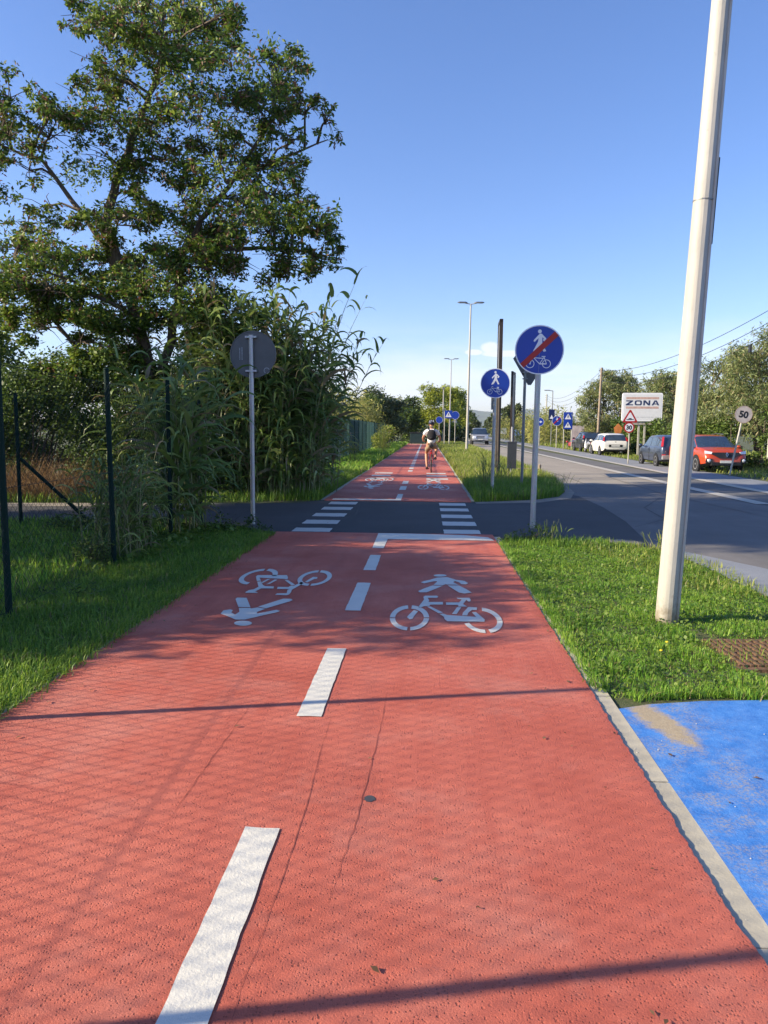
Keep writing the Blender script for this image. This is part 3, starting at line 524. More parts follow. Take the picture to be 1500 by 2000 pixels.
# ------------------------------------------------------------ foliage materials
G1, G2, G3 = (.035, .075, .012), (.065, .125, .02), (.13, .19, .035)
LF_ROB = leaf('locust_leaves', [(.25, (.032, .078, .014)), (.5, (.078, .15, .023)), (.75, (.21, .29, .04))], .6, .3, .5, (.10, (.14, .075, .045)))
LF_DARK = leaf('dark_shrub_leaves', [(.25, (.03, .065, .014)), (.55, (.065, .12, .024)), (.8, (.13, .20, .04))], .7, .25)
LF_REED = leaf('reed_leaves', [(.25, (.065, .12, .028)), (.55, (.135, .21, .048)), (.8, (.27, .34, .11))], .8, .25, .4, (.10, (.22, .18, .10)))
LF_STRAW = leaf('dry_stalks', [(.3, (.16, .10, .045)), (.7, (.30, .20, .09))], 1.2, .2, .7)
LF_WIL = leaf('narrow_leaf_tree_leaves', [(.25, (.09, .125, .045)), (.5, (.17, .215, .075)), (.8, (.29, .33, .14))], .45, .3, .5, (.12, (.30, .26, .13)))
LF_HEDGE = leaf('hedge_leaves', [(.25, (.04, .075, .015)), (.5, (.07, .12, .022)), (.8, (.14, .20, .035))], .6, .25)
LF_YEL = leaf('yellow_reed_leaves', [(.25, (.17, .21, .045)), (.5, (.32, .33, .08)), (.8, (.46, .42, .14))], .25, .35, .6)
LF_PINE = leaf('pine_needles', [(.25, (.09, .13, .015)), (.5, (.24, .29, .03)), (.8, (.42, .46, .05))], .25, .2)
LF_FAR = leaf('far_foliage', [(.25, (.06, .09, .035)), (.5, (.10, .135, .05)), (.8, (.16, .18, .07))], .12, .2)
GR_LUSH = leaf('lush_grass', [(.25, (.075, .19, .018)), (.5, (.15, .32, .034)), (.75, (.30, .44, .06))], 1.1, .4, .5, (.05, (.30, .26, .12)))
GR_DEEP = leaf('deep_green_grass', [(.25, (.06, .14, .016)), (.5, (.12, .24, .028)), (.78, (.24, .36, .045))], 1.4, .35, .5, (.04, (.22, .20, .10)))
GR_TALL = leaf('tall_verge_grass', [(.25, (.11, .17, .022)), (.5, (.20, .27, .04)), (.8, (.38, .40, .10))], .8, .4, .55, (.08, (.36, .31, .16)))
CLOVER = leaf('clover_leaves', [(.25, (.07, .13, .018)), (.5, (.12, .20, .03)), (.8, (.2, .27, .05))], 3., .35)
def cloud(clumps, seed, shell=.0):
    """points in fuzzy ellipsoids: (cx,cy,cz, rx,ry,rz, n). Points gather on short sprays so gaps stay open"""
    r = np.random.default_rng(seed); out = []
    for cx, cy, cz, rx, ry, rz, n in clumps:
        ns = max(1, n//11); d = r.normal(size=(ns, 3)); d /= np.linalg.norm(d, axis=1)[:, None]
        rad = r.uniform(.15+shell*.5, 1.0, ns)**(.55)*r.uniform(.8, 1.15, ns); c = d*rad[:, None]*np.array([rx, ry, rz])+np.array([cx, cy, cz])
        q = np.repeat(c, 11, 0); sp = .16*min(1.2, (rx+rz)/1.2)
        dirs = np.repeat(r.normal(size=(ns, 3)), 11, 0); q = q+dirs*np.tile(np.linspace(-1, 1, 11), ns)[:, None]*sp*.75+r.normal(size=q.shape)*sp*.35
        out.append(q)
    return np.concatenate(out)
# ------------------------------------------------------------ the big locust tree
TY = 16.9
CL = [(-6.09,10.55,1.07,0.59),(-4.95,10.42,0.83,0.47),(-7.59,10.27,0.53,0.42),(-6.68,9.83,0.83,0.59),(-5.53,9.8,1.07,0.71),(-4.4,9.78,0.71,0.53),(-3.61,9.45,0.71,0.59),(-7.5,9.42,0.65,0.53),(-6.82,8.98,0.83,0.59),(-5.55,8.95,0.95,0.59),(-4.41,8.93,0.95,0.59),(-3.27,9.02,0.59,0.47),(-5.72,11.38,1.07,0.59),(-6.76,10.99,0.71,0.47),(-9.4,8.81,0.59,0.59),(-8.59,8.47,0.59,0.47),(-7.31,8.34,0.83,0.53),(-6.15,8.21,0.83,0.59),(-4.77,8.19,0.95,0.59),(-3.62,8.28,0.83,0.59),(-2.71,8.42,0.59,0.33),(-2.26,8.15,0.31,0.36),(-9.33,7.93,0.59,0.47),(-8.27,7.81,0.71,0.47),(-7.11,7.46,0.83,0.59),(-5.82,7.45,0.83,0.59),(-4.67,7.32,0.95,0.59),(-3.63,7.42,0.71,0.53),(-3.06,7.63,0.42,0.36),(-9.01,7.21,0.59,0.3),(-10.38,8.28,0.71,0.71),(-10.56,7.29,0.71,0.47),(-6.66,6.69,0.71,0.53),(-5.61,6.57,0.95,0.59),(-4.45,6.55,0.95,0.59),(-3.41,6.65,0.71,0.47),(-2.84,6.7,0.33,0.26),(-9.53,6.27,0.71,0.36),(-8.8,6.49,0.53,0.24),(-6.8,6.02,0.83,0.53),(-5.74,5.9,0.83,0.59),(-4.69,5.89,0.95,0.59),(-3.65,5.88,0.83,0.53),(-2.72,5.88,0.71,0.42),(-2.15,5.63,0.31,0.36),(-8.61,5.3,0.83,0.42),(-9.44,5.59,0.71,0.36),(-7.65,5.35,0.95,0.59),(-6.47,5.12,0.95,0.59),(-5.29,5.12,0.83,0.59),(-4.24,5.11,0.71,0.47),(-3.19,5.33,0.83,0.42),(-2.55,5.21,0.53,0.36),(-9.25,4.62,0.83,0.42),(-8.05,4.45,0.95,0.59),(-6.98,4.22,0.95,0.59),(-5.78,4.21,0.95,0.59),(-4.72,4.32,0.83,0.47),(-8.8,3.76,0.71,0.47),(-7.72,3.41,0.95,0.59),(-6.52,3.3,1.07,0.59),(-5.33,3.3,0.95,0.71),(-8.12,2.6,0.95,0.59),(-4.49,3.76,0.83,0.59),(-6.92,2.25,1.07,0.59),(-5.59,2.14,0.95,0.71)]
LIMBS = [[(-6.38,-0.18),(-6.32,1.9),(-6.74,3.99),(-7.39,6.14),(-7.18,7.13),(-6.5,8.22),(-6.12,9.18),(-5.84,11.17)],[(-6.74,3.99),(-7.41,5.58),(-8.08,6.59),(-8.76,7.48),(-9.69,7.77)],[(-6.32,1.9),(-5.91,3.99),(-5.63,5.57),(-5.03,6.45),(-4.2,7.53),(-3.62,8.6)],[(-5.63,5.57),(-4.46,5.56),(-3.19,5.66),(-2.27,5.54)],[(-4.61,6.99),(-3.4,7.63),(-2.38,8.21)],[(-6.74,3.99),(-7.92,4.68),(-9.1,5.14)],[(-6.38,-0.18),(-5.59,2.14),(-5.09,3.64),(-4.48,4.66)],[(-6.38,-0.18),(-7.17,1.9),(-7.97,3.3),(-8.78,4.22)]]
rt = random.Random(3)
tree = empty('locust_tree', (-6.1, TY+.3, 0), 'tall airy locust tree with brown seed pods towering over the giant reeds', 'tree')
def rel(P, o): return [(p[0]-o.location[0], p[1]-o.location[1], p[2]-o.location[2]) for p in P]
tb = MB(); nodes3 = []
ly = [0, -.3, .4, .7, .9, -.9, 1.1, -.6]
for i, L in enumerate(LIMBS):
    n = len(L); r0 = (.17, .09, .12, .07, .055, .055, .12, .11)[i]; pts = []; rad = []
    for k, (x, z) in enumerate(L):
        s = k/(n-1); base = i in (0, 6, 7)
        yy = TY+.3+ly[i]*(s if (base or k) else s)
        if i in (1, 2, 3, 4, 5): yy = TY+.3+ly[i]*s
        pts.append((x+rt.uniform(-.05, .05), yy, max(0, z))); rad.append(r0*(1-.78*s))
    if i in (0, 6, 7): pts[0] = (-6.1+(0, .35, -.3)[(0, 6, 7).index(i)], TY+.3, -.05)
    # subdivide with wobble
    P2 = []; R2 = []
    for k in range(n-1):
        for j in range(4):
            s = j/4; a, b = Vector(pts[k]), Vector(pts[k+1]); P2.append(a.lerp(b, s)+Vector([rt.uniform(-.05, .05) for _ in range(3)])*(1 if k+j else 0)); R2.append(rad[k]*(1-s)+rad[k+1]*s)
    P2.append(Vector(pts[-1])); R2.append(rad[-1]); tb.tube(rel(P2, tree), R2, 8); nodes3 += [p for p in P2 if p.z > 2.2]
cl3 = []
for cx, cz, rx, rz in CL:
    y = TY+rt.uniform(-1.1, 1.1)*(1 if rx > .6 else .3); c = Vector((cx, y, cz))
    near = min(nodes3, key=lambda q: (q-c).length-(q.z < c.z)*.6); mid = near.lerp(c, .5)+Vector((0, 0, .12))
    tb.tube(rel([near, mid, c], tree), [.035, .024, .014], 5)
    for k in range(7):
        e = c+Vector((rt.uniform(-1, 1)*rx, rt.uniform(-1, 1)*rx, rt.uniform(-.9, .9)*rz)); m2 = c.lerp(e, .5)+Vector((0, 0, .07)); tb.tube(rel([near.lerp(c, .8), m2, e], tree), [.014, .009, .004], 4)
    dens = 1350*rx*rz*(1.6 if cz < 6.2 else 1.)
    for q in range(7):
        f = rt.uniform(.22, .50); e = Vector((cx+rt.uniform(-.85, .85)*rx, y+rt.uniform(-1., 1.)*max(.5, rx), cz+rt.uniform(-.8, .8)*rz)); cl3.append((e.x, e.y, e.z, rx*f*1.25, max(.25, rx*f), rz*f, int(dens*(.30 if cz > 5 else .42)))); m2 = c.lerp(e, .5)+Vector((0, 0, .05)); tb.tube(rel([c, m2, e], tree), [.012, .008, .003], 4)
    if rt.random() < .3: cl3.append((cx+rt.uniform(-.3, .3), TY+rt.uniform(-1.8, 1.8), cz+rt.uniform(-.3, .3), rx, rx, rz, int(dens*.7)))
tb.build('trunk', BARK, tree, True)
Pt = cloud(cl3, 7)-np.array(tree.location)
leaves('crown', Pt, .105, LF_ROB, tree, .42, .4, 2, .35)
# pods: little brown hanging strips
rr = np.random.default_rng(4); sel = Pt[rr.choice(len(Pt), 2600)]; sel = sel[sel[:, 2] > 4.5]
sel = np.repeat(sel, 4, 0)+rr.normal(size=(len(sel)*4, 3))*.06
LF_POD = leaf('seed_pods', [(.3, (.13, .07, .045)), (.7, (.30, .19, .12))], 2., .1, .7)
leaves('seed_pods', sel, .10, LF_POD, tree, .3, .1, 9, 1.6)
def small_tree(name, loc, H, clumps, label, lsize, mat, dens, seed, trunk=.14, group=None, cat='tree', stems=1, droop=.2, aspect=.4, bmat=None, shell=0.):
    """clumps relative to loc: (x,y,z,rx,ry,rz)"""
    o = empty(name, loc, label, cat, group); r = random.Random(seed); mb = MB()
    for s in range(stems):
        bx, by = (r.uniform(-.5, .5)*(stems > 1), r.uniform(-.4, .4)*(stems > 1)); top = Vector((bx*1.8, by*1.8, H*.72)); ns = [Vector((bx, by, -.05)).lerp(top, k/6)+Vector((r.uniform(-.1, .1)*(k > 0), r.uniform(-.1, .1)*(k > 0), 0)) for k in range(7)]
        mb.tube(ns, [trunk*(1-.7*k/6) for k in range(7)], 7)
        for c in clumps[s::stems]:
            cc = Vector(c[:3]); a = min(ns[1:], key=lambda q: (q-cc).length+max(0, q.z-cc.z)); mb.tube([a, a.lerp(cc, .5)+Vector((0, 0, .15)), cc], [trunk*.35, trunk*.22, trunk*.1], 5)
    mb.build('trunk', bmat or BARK, o, True)
    P = cloud([(c[0], c[1], c[2], c[3], c[4], c[5], int(dens*(c[3]*c[5]+.3))) for c in clumps], seed, shell)
    P = P[P[:, 2] > .05]
    leaves('crown', P, lsize, mat, o, aspect, .4, seed, droop); return o
def ball_clumps(n, rx, ry, z0, z1, cr, seed, taper=.5):
    r = random.Random(seed); o = []
    for k in range(n):
        z = r.uniform(z0, z1); s = (z-z0)/(z1-z0); f = 1-taper*s**2; a = r.uniform(0, 6.283); q = math.sqrt(r.random())
        o.append((rx*f*q*math.cos(a), ry*f*q*math.sin(a), z, cr*r.uniform(.7, 1.25), cr*r.uniform(.7, 1.2), cr*r.uniform(.6, 1.)))
    return o
# trees outside the frame on the left whose shade falls over the crossing and the path
P = scatter([(1.9, 4.5), (3.2, 4.5), (3.2, 5.3), (1.9, 5.3)], 420, 333); P[:, 2] = .02; tag(blades('grass', P, .055, .005, GR_LUSH, None, 1.3, 334), kind='stuff')
small_tree('locust_tree', (-13.8, 8.6, 0), 11.5, ball_clumps(62, 3.4, 3.2, 2.2, 12.0, 1.05, 41, .3), 'leafy tree standing far left behind the corner of the chain-link fence', .19, LF_ROB, 900, 42, .16)
small_tree('locust_tree', (-18.5, 9.6, 0), 12, ball_clumps(44, 3., 2.4, 4.5, 13.5, 1.1, 45, .3), 'leafy tree farthest left beside the side road', .19, LF_ROB, 800, 46, .16)
small_tree('locust_tree', (-9.3, 5.1, 0), 4.3, [c for c in ball_clumps(72, 1.8, 3.0, 1.0, 4.4, .66, 43) if not (c[2] < 3.35 and abs(c[1]-.55) < .95)], 'low bushy tree inside the fenced plot, nearest the camera', .14, LF_ROB, 1000, 44, .08)
# ------------------------------------------------------------ thicket behind the side road
def bush(loc, rx, ry, H, label, seed, mat=LF_DARK, dens=1500, size=.1, name='shrub', group=None, straw=0):
    o = empty(name, loc, label, 'shrub', group); r = random.Random(seed); mb = MB(); ends = []
    for k in range(16):
        a = r.uniform(0, 6.28); e = Vector((math.cos(a)*rx*r.uniform(.2, .9), math.sin(a)*ry*r.uniform(.2, .9), H*r.uniform(.35, .8))); b = Vector((e.x*.25, e.y*.25, -.03)); m = b.lerp(e, .5)+Vector((0, 0, .15*H)); q_ = min(1, H*.4); mb.tube([b, m, e], [.03*q_, .018*q_, .006*q_], 5)
    mb.build('stems', BARK, o)
    cls = []
    nb = int(10+rx*6)
    for k in range(nb):
        a = r.uniform(0, 6.28); q = math.sqrt(r.random()); z = r.uniform(.12, 1.)*H; f = math.sqrt(max(.15, 1-(z/H)**3*.7)); c = max(.14, r.uniform(.35, .6)*min(1, H*.45))
        cls.append((rx*q*f*math.cos(a), ry*q*f*math.sin(a), z-.15, c*1.2, c, c, int(dens*c*c*1.6+60)))
    P = cloud(cls, seed); P = P[P[:, 2] > .03]; leaves('foliage', P, size, mat, o, .5, .5, seed); return o
thick = [((-4.6, 17.6, 0), 1.5, 1.2, 3.6, 'dark climber-covered shrub at the foot of the big tree, right behind the giant reeds'), ((-6.6, 16.2, 0), 1.5, 1.1, 3.0, 'dense dark shrub straight below the big tree trunk'),
 ((-8.9, 16.3, 0), 1.6, 1.2, 2.7, 'olive green shrub left of the big tree, over the brown dry grass'), ((-11.2, 16.4, 0), 1.6, 1.3, 2.9, 'dark shrub at the left edge of the picture behind the side road'), ((-7.8, 18.6, 0), 2.0, 1.2, 3.7, 'tall leafy shrub in the second row behind the dry grass'), ((-10.8, 19.4, 0), 2.0, 1.2, 3.2, 'bluish green shrub in the second row at the far left')]
for i, (l, a, b, H, lab) in enumerate(thick): bush(l, a, b, H, lab, 60+i, dens=1700, size=.095)
for i, (x, y, rx, H, lab) in enumerate([(-5.4, 15.6, .8, 1.5, 'green undergrowth shrub left of the shorter reeds'), (-10.6, 15.2, 1.0, 1.3, 'low green shrub at the far left roadside'), (-4.3, 15.5, .6, 1.0, 'small leafy shrub under the reeds by the side road')]): bush((x, y, 0), rx, .5, H, lab, 190+i, LF_HEDGE, 1800, .08)
small_tree('broadleaf_tree', (-12.6, 21, 0), 6.2, ball_clumps(14, 2.2, 2., 2.2, 5.9, .9, 71), 'rounded green tree cut off by the left edge, behind the thicket', .17, LF_HEDGE, 600, 72)
# dry straw and stems under the thicket
r = np.random.default_rng(12); n = 3400
b = np.stack([np.clip(r.normal(-7.9, 1.25, n), -11.5, -5.2), r.uniform(14.5, 15.9, n), np.zeros(n)], 1); b[:, 1] += (b[:, 0] < -7)*-.25
o = ribbons('dry_grass', b, r.uniform(0, 6.28, n), r.uniform(.7, 1.5, n), r.uniform(.4, 1.25, n), np.full(n, .012), r.uniform(.5, 2.2, n), LF_STRAW, None, 4, 5); tag(o, kind='stuff')
b = scatter([(-14, 12.9), (-8, 13.9), (-4.5, 14.3), (-2.2, 15.1), (-2.2, 15.9), (-6, 16), (-14, 15.5)], 420, 8); b[:, 1] += .1
tag(blades('grass', b, .22, .012, GR_DEEP, None, .6, 9), kind='stuff')
# ------------------------------------------------------------ giant reeds
CANE = simple('reed_cane', (.16, .17, .07), .6, 0, .3)
def reeds(name, loc, n, rx, ry, H, label, seed, mat=LF_REED, lw=.095, ll=.85, per=21, group=None, lean=.12, cat='reed clump', leanx=0.):
    o = empty(name, loc, label, cat, group); r = np.random.default_rng(seed); cb = MB(); B = []; AZ = []; EL = []; LN = []; WD = []; DR = []
    for k in range(n):
        a = r.uniform(0, 6.28); q = math.sqrt(r.uniform()); x, y = rx*q*math.cos(a), ry*q*math.sin(a); h = H*r.uniform(.62, 1.); lx, ly = r.normal(0, lean)*h+x*.10+leanx*h*max(0, x/rx), r.normal(0, lean)*h
        pts = [(x+lx*s*s, y+ly*s*s, h*s*(1-.04*s)) for s in (0, .3, .6, .85, 1.)]; cb.tube(pts, [.010, .009, .007, .005, .002], 4, False)
        az = r.uniform(0, 6.28)
        for j in range(per):
            s = .06+.94*(j+r.uniform())/per; dry = s < .3
            az += math.pi+r.normal(0, .45); B.append((x+lx*s*s, y+ly*s*s, h*s*(1-.04*s))); AZ.append(az); EL.append(r.uniform(.5, 1.15)+.2*(s > .9)); f = (.55+.6*math.sin(math.pi*min(1, s*1.05))) ; LN.append(ll*f*r.uniform(.7, 1.25)); WD.append(lw*r.uniform(.6, 1.2)); DR.append(r.uniform(1.6, 3.6))
    cb.build('canes', CANE, o)
    ribbons('leaves', np.array(B), np.array(AZ), np.array(EL), np.array(LN), np.array(WD), np.array(DR), mat, o, 6, seed)
    return o
reeds('giant_reed_clump', (-3.35, 16.0, 0), 125, 1.1, .65, 4.7, 'tallest clump of giant reeds with hanging leaves at the corner by the far path', 81, leanx=.05)
reeds('giant_reed_clump', (-4.5, 16.3, 0), 80, .8, .7, 4.3, 'dense giant reeds right behind the grey round sign back', 82)
reeds('giant_reed_clump', (-2.65, 17.4, 0), 34, .55, .9, 3.9, 'giant reeds leaning out over the left edge of the far path', 83, lean=.12, leanx=.18, per=24, ll=.7, lw=.08)
reeds('giant_reed_clump', (-5.6, 15.5, 0), 26, .8, .5, 2.6, 'shorter giant reeds at the roadside left of the round sign back', 84)
reeds('giant_reed_clump', (-3.42, 10.25, 0), 26, .30, .60, 2.6, 'giant reeds with broad pale leaves at the corner of the chain-link fence', 85, lw=.075, per=16)
reeds('giant_reed_clump', (-3.55, 8.3, 0), 34, .32, .75, 1.35, 'low young reeds and weeds growing up the second fence post', 86, lw=.035, ll=.5, per=11)
# ------------------------------------------------------------ grass
gk = dict(kind='stuff')
nearR = [(.97, 3.98), (1.2, 4.02), (3.3, 4.1), (3.0, 6.5), (3.02, 8.0), (2.9, 9.1), (2.75, 9.5), (2.35, 9.8), (1.05, 9.9), (.98, 9.6)]
def cut(P, x0, x1, y0, y1): return P[~((P[:, 0] > x0) & (P[:, 0] < x1) & (P[:, 1] > y0) & (P[:, 1] < y1))]
P = scatter([p for p in nearR], 6500, 1); P = cut(P, 1.93, 3.0, 4.57, 5.2); sp_ = np.sin(P[:, 0]*5.1+2.)*np.sin(P[:, 1]*4.3)+np.sin(P[:, 0]*13+P[:, 1]*11)*.4; P = P[~((P[:, 0] > 1.9) & (P[:, 1] > 4.4) & (P[:, 1] < 5.5) & (sp_ > -.3))]; hh = .036+.030*np.clip(np.sin(P[:, 0]*7+1.3*np.sin(P[:, 1]*5))*np.cos(P[:, 1]*6.1+P[:, 0]*3), -.6, 1); tag(blades('grass', P, hh, .0052, GR_LUSH, None, .75, 2), **gk)
P = scatter(nearR, 700, 3); P = cut(P, 1.9, 3.0, 4.5, 5.25); P[:, 2] = .035; tag(leaves('clover', P, .026, CLOVER, None, .9, 1.2, 4), **gk)
# overhanging fringe on the kerbs and along the road edges
def fringe(x, y0, y1, n, s, h=.09, sd=.035):
    r = np.random.default_rng(s); return np.stack([r.normal(x, sd, n), r.uniform(y0, y1, n), np.zeros(n)], 1)
tag(blades('grass', fringe(1.0, 4.1, 9.7, 5200, 5, sd=.03), .06, .005, GR_LUSH, None, .6, 6, (-.18, 0)), **gk)
r = np.random.default_rng(77); q = np.linspace(0, 1, 1); fx = r.uniform(1.12, 3.3, 1500); tag(blades('grass', np.stack([fx, 4.06+.02*np.sin(fx*9)+r.normal(0, .022, 1500)-np.clip(1.6-fx, 0, 1)*.12, np.zeros(1500)], 1), .06, .005, GR_LUSH, None, .7, 7, (0, -.1)), **gk)
P = scatter([(2.3, 7), (3.1, 6.4), (3.2, 8.2), (2.95, 9.3), (2.4, 9.85), (1.9, 9.6)], 600, 13); tag(blades('grass', P, .095, .007, GR_TALL, None, .5, 14), **gk)
P = scatter([(1.0, 9.2), (2.3, 9.3), (2.4, 9.85), (1.05, 10.0)], 1300, 15); tag(blades('grass', P, .11, .008, GR_DEEP, None, .6, 16), **gk)
# left verge inside and outside the fence
nearL = [(-3.45, .8), (-2.2, .8), (-2.2, 9.9), (-2.35, 10.3), (-2.7, 10.65), (-3.5, 11.1)]
P = scatter(nearL, 4200, 21); tag(blades('grass', P, .085, .0065, GR_DEEP, None, .75, 22), **gk)
tag(blades('grass', fringe(-2.17, .8, 10.1, 9500, 23, sd=.045), .085, .006, GR_DEEP, None, .7, 24, (.15, 0)), **gk)
P = scatter([(-9, 5), (-3.45, 4.), (-3.5, 11.1), (-9, 10.6)], 1150, 25); tag(blades('grass', P, .16, .010, GR_LUSH, None, .7, 26), **gk)
P = scatter([(-6, 7), (-3.2, 7), (-2.5, 10.5), (-6, 10.9)], 200, 27); P[:, 2] = .08; tag(leaves('clover', P, .06, CLOVER, None, .8, 1., 28), **gk)
# median beyond the crossing
med = [(1.0, 15.3), (2.2, 15.85), (2.9, 16.6), (3.3, 18), (3.5, 20.2), (3.72, 22.5), (3.72, 40), (1.02, 40)]
P = scatter([(1.0, 15.3), (2.2, 15.8), (2.95, 16.7), (3.3, 18), (3.5, 20), (3.6, 21), (1.0, 21)], 900, 31); tag(blades('grass', P, .26, .011, GR_DEEP, None, .6, 32), **gk)
P = scatter([(1.0, 20.5), (3.55, 20.5), (3.72, 22.5), (3.8, 42), (1.02, 42)], 520, 33); tag(blades('grass', P, .30, .017, GR_TALL, None, .55, 34), **gk)
P = scatter([(1.1, 40), (3.85, 40), (3.9, 84), (1.0, 84)], 130, 35); tag(blades('grass', P, .36, .035, GR_TALL, None, .55, 36), **gk)
P = scatter([(-3.8, 15.8), (-2.2, 15.3), (-2.2, 27), (-3.8, 27)], 900, 37); tag(blades('grass', P, .24, .012, GR_DEEP, None, .6, 38, (.1, 0)), **gk)
P = scatter([(-3.8, 24), (-2.15, 24), (-2.15, 82), (-3.8, 82)], 170, 39); tag(blades('grass', P, .34, .03, GR_LUSH, None, .6, 40, (.1, 0)), **gk)
P = scatter([(10.3, 18), (24, 18), (24, 50), (11.2, 50)], 45, 43); tag(blades('grass', P, .16, .03, GR_TALL, None, .6, 44), **gk)
P = scatter([(11.3, 50), (22, 50), (30, 110), (13.4, 110)], 22, 45); tag(blades('grass', P, .35, .06, GR_TALL, None, .6, 46), **gk)
P = scatter([(-7, 18), (-3.9, 18), (-3.9, 80), (-12, 80)], 40, 47); tag(blades('grass', P, .4, .04, GR_TALL, None, .6, 48), **gk)
def weed(loc, n, H, label, seed, mat=LF_REED):
    o = empty('tall_weed', loc, label, 'weed'); r = np.random.default_rng(seed); B = np.stack([r.normal(0, .12, n), r.normal(0, .12, n), r.uniform(0, H*.6, n)], 1)
    mb = MB()
    for k in range(7): a, b_ = r.normal(0, .1, 2); mb.tube([(a*.5, b_*.5, -.02), (a*1.5, b_*1.5, H*r.uniform(.7, 1))], [.006, .003], 4)
    mb.build('stems', CANE, o); ribbons('leaves', B, r.uniform(0, 6.28, n), r.uniform(.8, 1.4, n), r.uniform(.3, .6, n)*H, np.full(n, .02), r.uniform(.5, 1.6, n), mat, o, 4, seed); return o
weed((1.45, 18.4, 0), 70, 1.05, 'tall dark weed tuft left of the smaller round blue sign pole', 1)
weed((2.0, 20.2, 0), 60, .8, 'weeds between the sign poles on the verge beyond the crossing', 2)
weed((3.2, 18.2, 0), 60, .5, 'seeding weeds at the right tip of the verge beyond the crossing', 3, GR_TALL)
weed((-3.0, 30, 0), 90, 1.2, 'leafy weeds against the green panel fence', 4, GR_TALL)
weed((-2.6, 44, 0), 160, 2.0, 'high bright weeds spilling over the far path from the left', 5, GR_TALL)
bush((-2.9, 52, 0), .8, 3.5, 1.7, 'bright green bramble bush leaning over the left edge of the far path', 90, GR_TALL, 700, .16)
weed((1.6, 9.75, 0), 60, .32, 'low leafy weeds at the foot of the crossed-out blue sign', 6, LF_HEDGE)
weed((2.9, 9.1, 0), 30, .3, 'weed tuft at the corner of the right-hand lawn', 7, GR_TALL)
bush((1.35, 9.72, 0), .33, .16, .26, 'low spreading dark weed mat beside the crossed-out blue sign', 91, LF_HEDGE, 900, .04)
bush((-2.95, 10.35, 0), .75, .3, .32, 'dark ground-hugging creeper mat at the end of the left verge', 92, LF_DARK, 900, .05)
bush((-3.0, 6.1, 0), .5, .5, .2, 'dark clover patch at the fence foot on the near left verge', 93, LF_DARK, 800, .035)
bush((-3.75, 9.3, 0), .35, .7, .85, 'tangled climber growing up the inside of the fence beside the broad reeds', 94, LF_HEDGE, 1500, .06)
bush((-4.6, 9.9, 0), .6, .3, .5, 'low weedy bush behind the fence near the side road', 95, LF_HEDGE, 1200, .06)
bush((-3.5, 7.55, 0), .16, .2, .5, 'small leafy creeper around the second fence post', 96, LF_HEDGE, 1500, .04)
# dandelions
for i, (x, y) in enumerate([(1.52, 4.75), (1.62, 4.95)]):
    d = empty('dandelion', (x, y, 0), ('yellow dandelion flower in the lawn nearer the blue pavement', 'yellow dandelion flower in the lawn slightly further back')[i], 'flower'); MB().tube([(0, 0, 0), (.004, 0, .055)], .0016, 5).build('stem', CANE, d)
    MB().ball((.004, 0, .058), .011, .011, .005).build('flower_head', simple('yellow_petals', (.75, .55, .02), .6), d)
# ------------------------------------------------------------ right-hand side trees and hedge
WG = 'narrow-leaved trees behind the parked cars'
def wil(loc, H, rx, ry, n, label, seed, cr=.8, size=.2, dens=620): return small_tree('feathery_tree', loc, H, ball_clumps(n, rx, ry, H*.22, H*.93, cr, seed, .55), label, size, LF_WIL, dens, seed+1, .16, WG, stems=2, droop=.9, aspect=.22)
wil((15.2, 34, 0), 6.6, 2.7, 2.2, 34, 'largest feathery olive tree at the right edge behind the 50 sign', 101, .85, .19, 900)
wil((13.6, 36.5, 0), 5.0, 1.6, 1.8, 16, 'feathery olive tree directly behind the foreground lamp post', 103, .75, .19, 850)
wil((17.5, 55, 0), 6.0, 2.8, 2.2, 24, 'feathery olive tree rising behind the ZONA billboard', 105, .95, .27, 600)
wil((15.2, 63, 0), 6.6, 2.9, 2.4, 26, 'rounded feathery olive tree right of the wooden utility pole', 107, 1.0, .30, 560)
wil((20.5, 60, 0), 5.6, 2.4, 2., 18, 'feathery olive tree between the billboard and the wooden pole', 109, .95, .3, 520)
def hedge(x0, y0, x1, y1, H, T, label, seed, dens=240, size=.14):
    cx, cy = (x0+x1)/2, (y0+y1)/2; o = empty('hedge', (cx, cy, 0), label, 'hedge'); L = math.hypot(x1-x0, y1-y0); r = random.Random(seed); cls = []; mb = MB()
    nn = int(L*H*2.4)
    for k in range(nn):
        s = r.random(); z = r.uniform(.2, 1)*H*(1-.12*math.sin(s*9+seed)**2)-.15; cls.append((x0+(x1-x0)*s-cx, y0+(y1-y0)*s-cy+r.uniform(-T, T)*.5, z, .5, .4, .4, dens))
    for k in range(int(L*1.5)):
        s = (k+.5)/(L*1.5); x, y = x0+(x1-x0)*s-cx, y0+(y1-y0)*s-cy; mb.tube([(x, y, -.05), (x+r.uniform(-.15, .15), y+r.uniform(-.1, .1), H*.8)], [.03, .01], 5)
    mb.build('stems', BARK, o); P = cloud(cls, seed); P = P[P[:, 2] > .03]; leaves('foliage', P, size, LF_HEDGE, o, .55, .5, seed); return o
hedge(13.2, 31, 17.5, 30.4, 2.6, .9, 'clipped dark hedge behind the red car and the 50 sign', 111, 300)
hedge(12.9, 42, 12.9, 32, 2.3, .9, 'green hedge running behind the blue and red parked cars', 112, 260)
hedge(14.0, 56, 13.6, 44, 2.5, 1.0, 'green hedge under the ZONA billboard behind the white car', 113, 190, .18)
